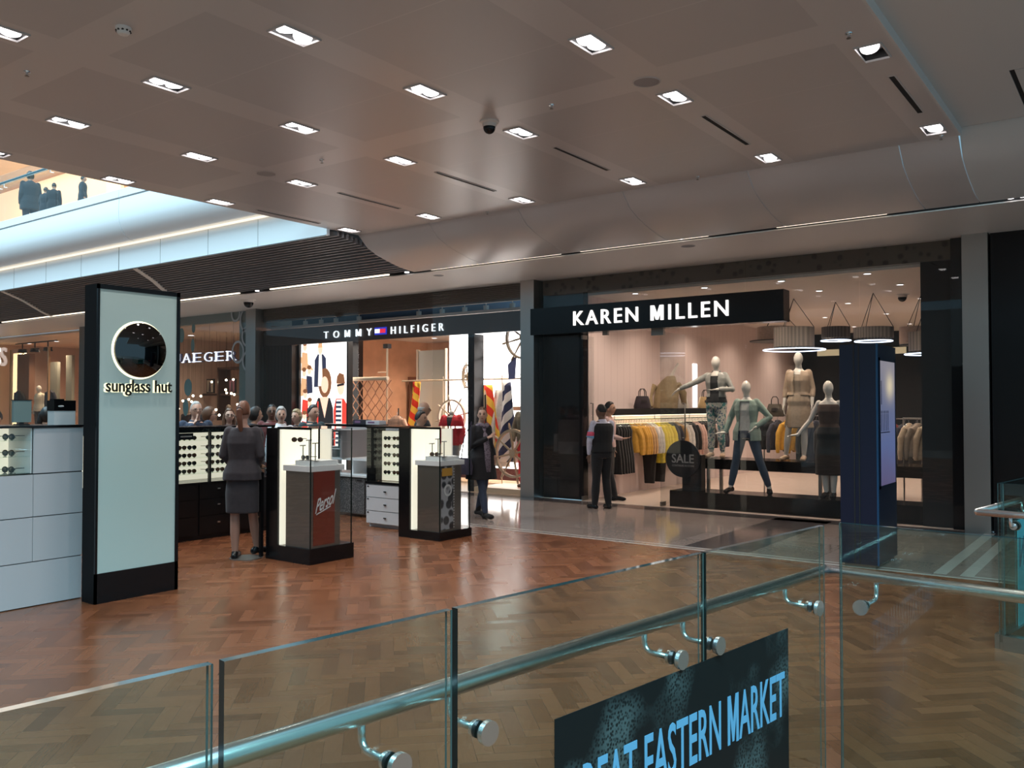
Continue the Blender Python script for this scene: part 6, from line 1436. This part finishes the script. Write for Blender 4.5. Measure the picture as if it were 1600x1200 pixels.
for i in range(26):
    x, z = random.uniform(-24.3, -20.8), random.uniform(1.35, 2.6); b = MB(); b.ell((0, 0, 0), .035, .035, .035, 10, 6); o = obj('hanging_bulb', b, FL, None, True); o.location = (x, 15.6+random.uniform(-.8, .8), z)
    b = MB(); b.tube([(0, 0, .03), (0, 0, 3.78-z)], .003, 4); obj('wire', b, M['blackm'], o)
    tag(o, 'small warm bulb hanging on a thin wire in the dotted-glass shop', 'light', 'hanging bulbs in the dotted-glass shop')
for i, x in enumerate((-23.6, -22.6, -21.6, -20.6, -19.6, -18.7)):
    f = Fig(1.70, 'f'); mannequin('dark-dressed shop mannequin in the dotted-glass shop, %s from its left' % ORD[i], (x, 14.4+.3*(i % 2), .005), face_dir(.4, -1), f, [f.top('dress', fb([(.02, .02, .025), (.05, .025, .025), (.03, .035, .05)][i % 3]), .55, 1.42, .02, flare=.10)], m=mat('mannequin_tan', (.35, .28, .22), .5) if i == 0 else bpy.data.materials['mannequin_tan'], group='mannequins in the dotted-glass shop', headless=(i % 2 == 0))
# warm shop at far left
for i, (x, y) in enumerate(((-32.6, 14.8), (-30.6, 14.8), (-28.2, 14.8), (-26.4, 14.8))):
    shoplight(x, y, 3.9, 420, 'recessed spotlight in the warm shop ceiling at the far left, %s from its left' % ORD[i], 'spotlights in the warm shop', (1, .72, .50), .10)
t = thing('light_column', 'tall glowing warm light column in the shop at the far left', 'light', (-33.0, 14.6, 0)); b = MB(); b.box(-33.35, -32.85, 14.6, 14.7, .02, 3.55); part('diffuser', b, emat('warm_column', (1, .70, .36), 2.4), t); b = MB(); b.box(-33.4, -32.8, 14.7, 14.8, .005, 3.6); part('backing', b, M['cream'], t)
slab('brown wardrobe panel beside the glowing column at the far left', 'wardrobe_panel', 'panel', (-32.8, -31.9, 14.5, 14.7, .005, 3.5), mat('brown_panel', (.26, .13, .08), .5))
t = thing('glass_booth', 'glass display booth with gilt edges around the cream jacket at the far left', 'booth', (-30.5, 14.2, 0))
for x in (-32.0, -29.3): b = MB(); b.box(x, x+.06, 13.9, 13.96, .02, 3.6); part('post', b, mat('gilt', (.55, .42, .26), .3, metal=.8), t)
b = MB(); b.box(-31.94, -29.3, 13.92, 13.93, .02, 3.6); part('glass_pane', b, M['glass'], t, None, None)
b = MB(); b.box(-31.6, -30.9, 15.0, 15.1, 1.0, 3.2); b.box(-30.3, -29.9, 15.0, 15.1, 1.0, 3.4); part('back_panel', b, mat('olive_panel', (.22, .23, .19), .4), t)
f = Fig(1.74, 'f'); mannequin('mannequin in a cream jacket in the glass booth at the far left', (-30.9, 14.4, .62), face_dir(.3, -1), f, [f.top('jacket', fb((.72, .66, .52)), .84, 1.43, .03, flare=.03, collar=.01), f.trousers(fb((.04, .035, .035)), .012)], base=False)
slab('low pale plinth under the mannequin in the cream jacket', 'plinth', 'plinth', (-31.4, -30.3, 14.1, 14.8, .005, .62), M['cream'])
t = thing('spotlight_track', 'black track with three black spotlights above the cream jacket mannequin', 'track', (-30.4, 14.0, 3.7)); b = MB(); b.box(-31.8, -28.9, 13.98, 14.02, 3.78, 3.82); part('rail', b, M['blackm'], t)
for x in (-31.3, -30.4, -29.5):
    b = MB(); b.tube([(x, 14, 3.78), (x, 14, 3.62)], .02, 8); b.lathe([(.10, -.12), (.16, -.24), (.004, -.24)], (x, 14.0, 3.72), 14); b.box(x-.2, x+.2, 13.95, 14.05, 3.55, 3.6); part('spotlight', b, M['blackm'], t)
for x, c, lab in ((-32.2, BK, 'black coat hanging against the brown panel at the far left'), (-29.95, NV, 'navy dress hanging right of the cream jacket'),):
    hang('long', c, (x, 14.3, 2.25), .2, lab, None)
t = thing('red_roundel', 'red rounded sign half hidden behind the tall sign at left', 'sign', (-9.8, 4.9, 0)); b = MB(); b.lathe([(.004, 0), (.15, 0), (.15, .03), (.004, .03)], (-10.35, 5.42, 1.86), 28, 'y'); part('disc', b, mat('red_sign', (.35, .03, .03), .4), t); b = MB(); b.tube([(-10.35, 5.44, .02), (-10.35, 5.44, 1.75)], .02, 10); b.lathe([(.16, 0), (.16, .02), (.02, .03)], (-10.35, 5.44, 0), 20); part('post', b, M['steeld'], t)
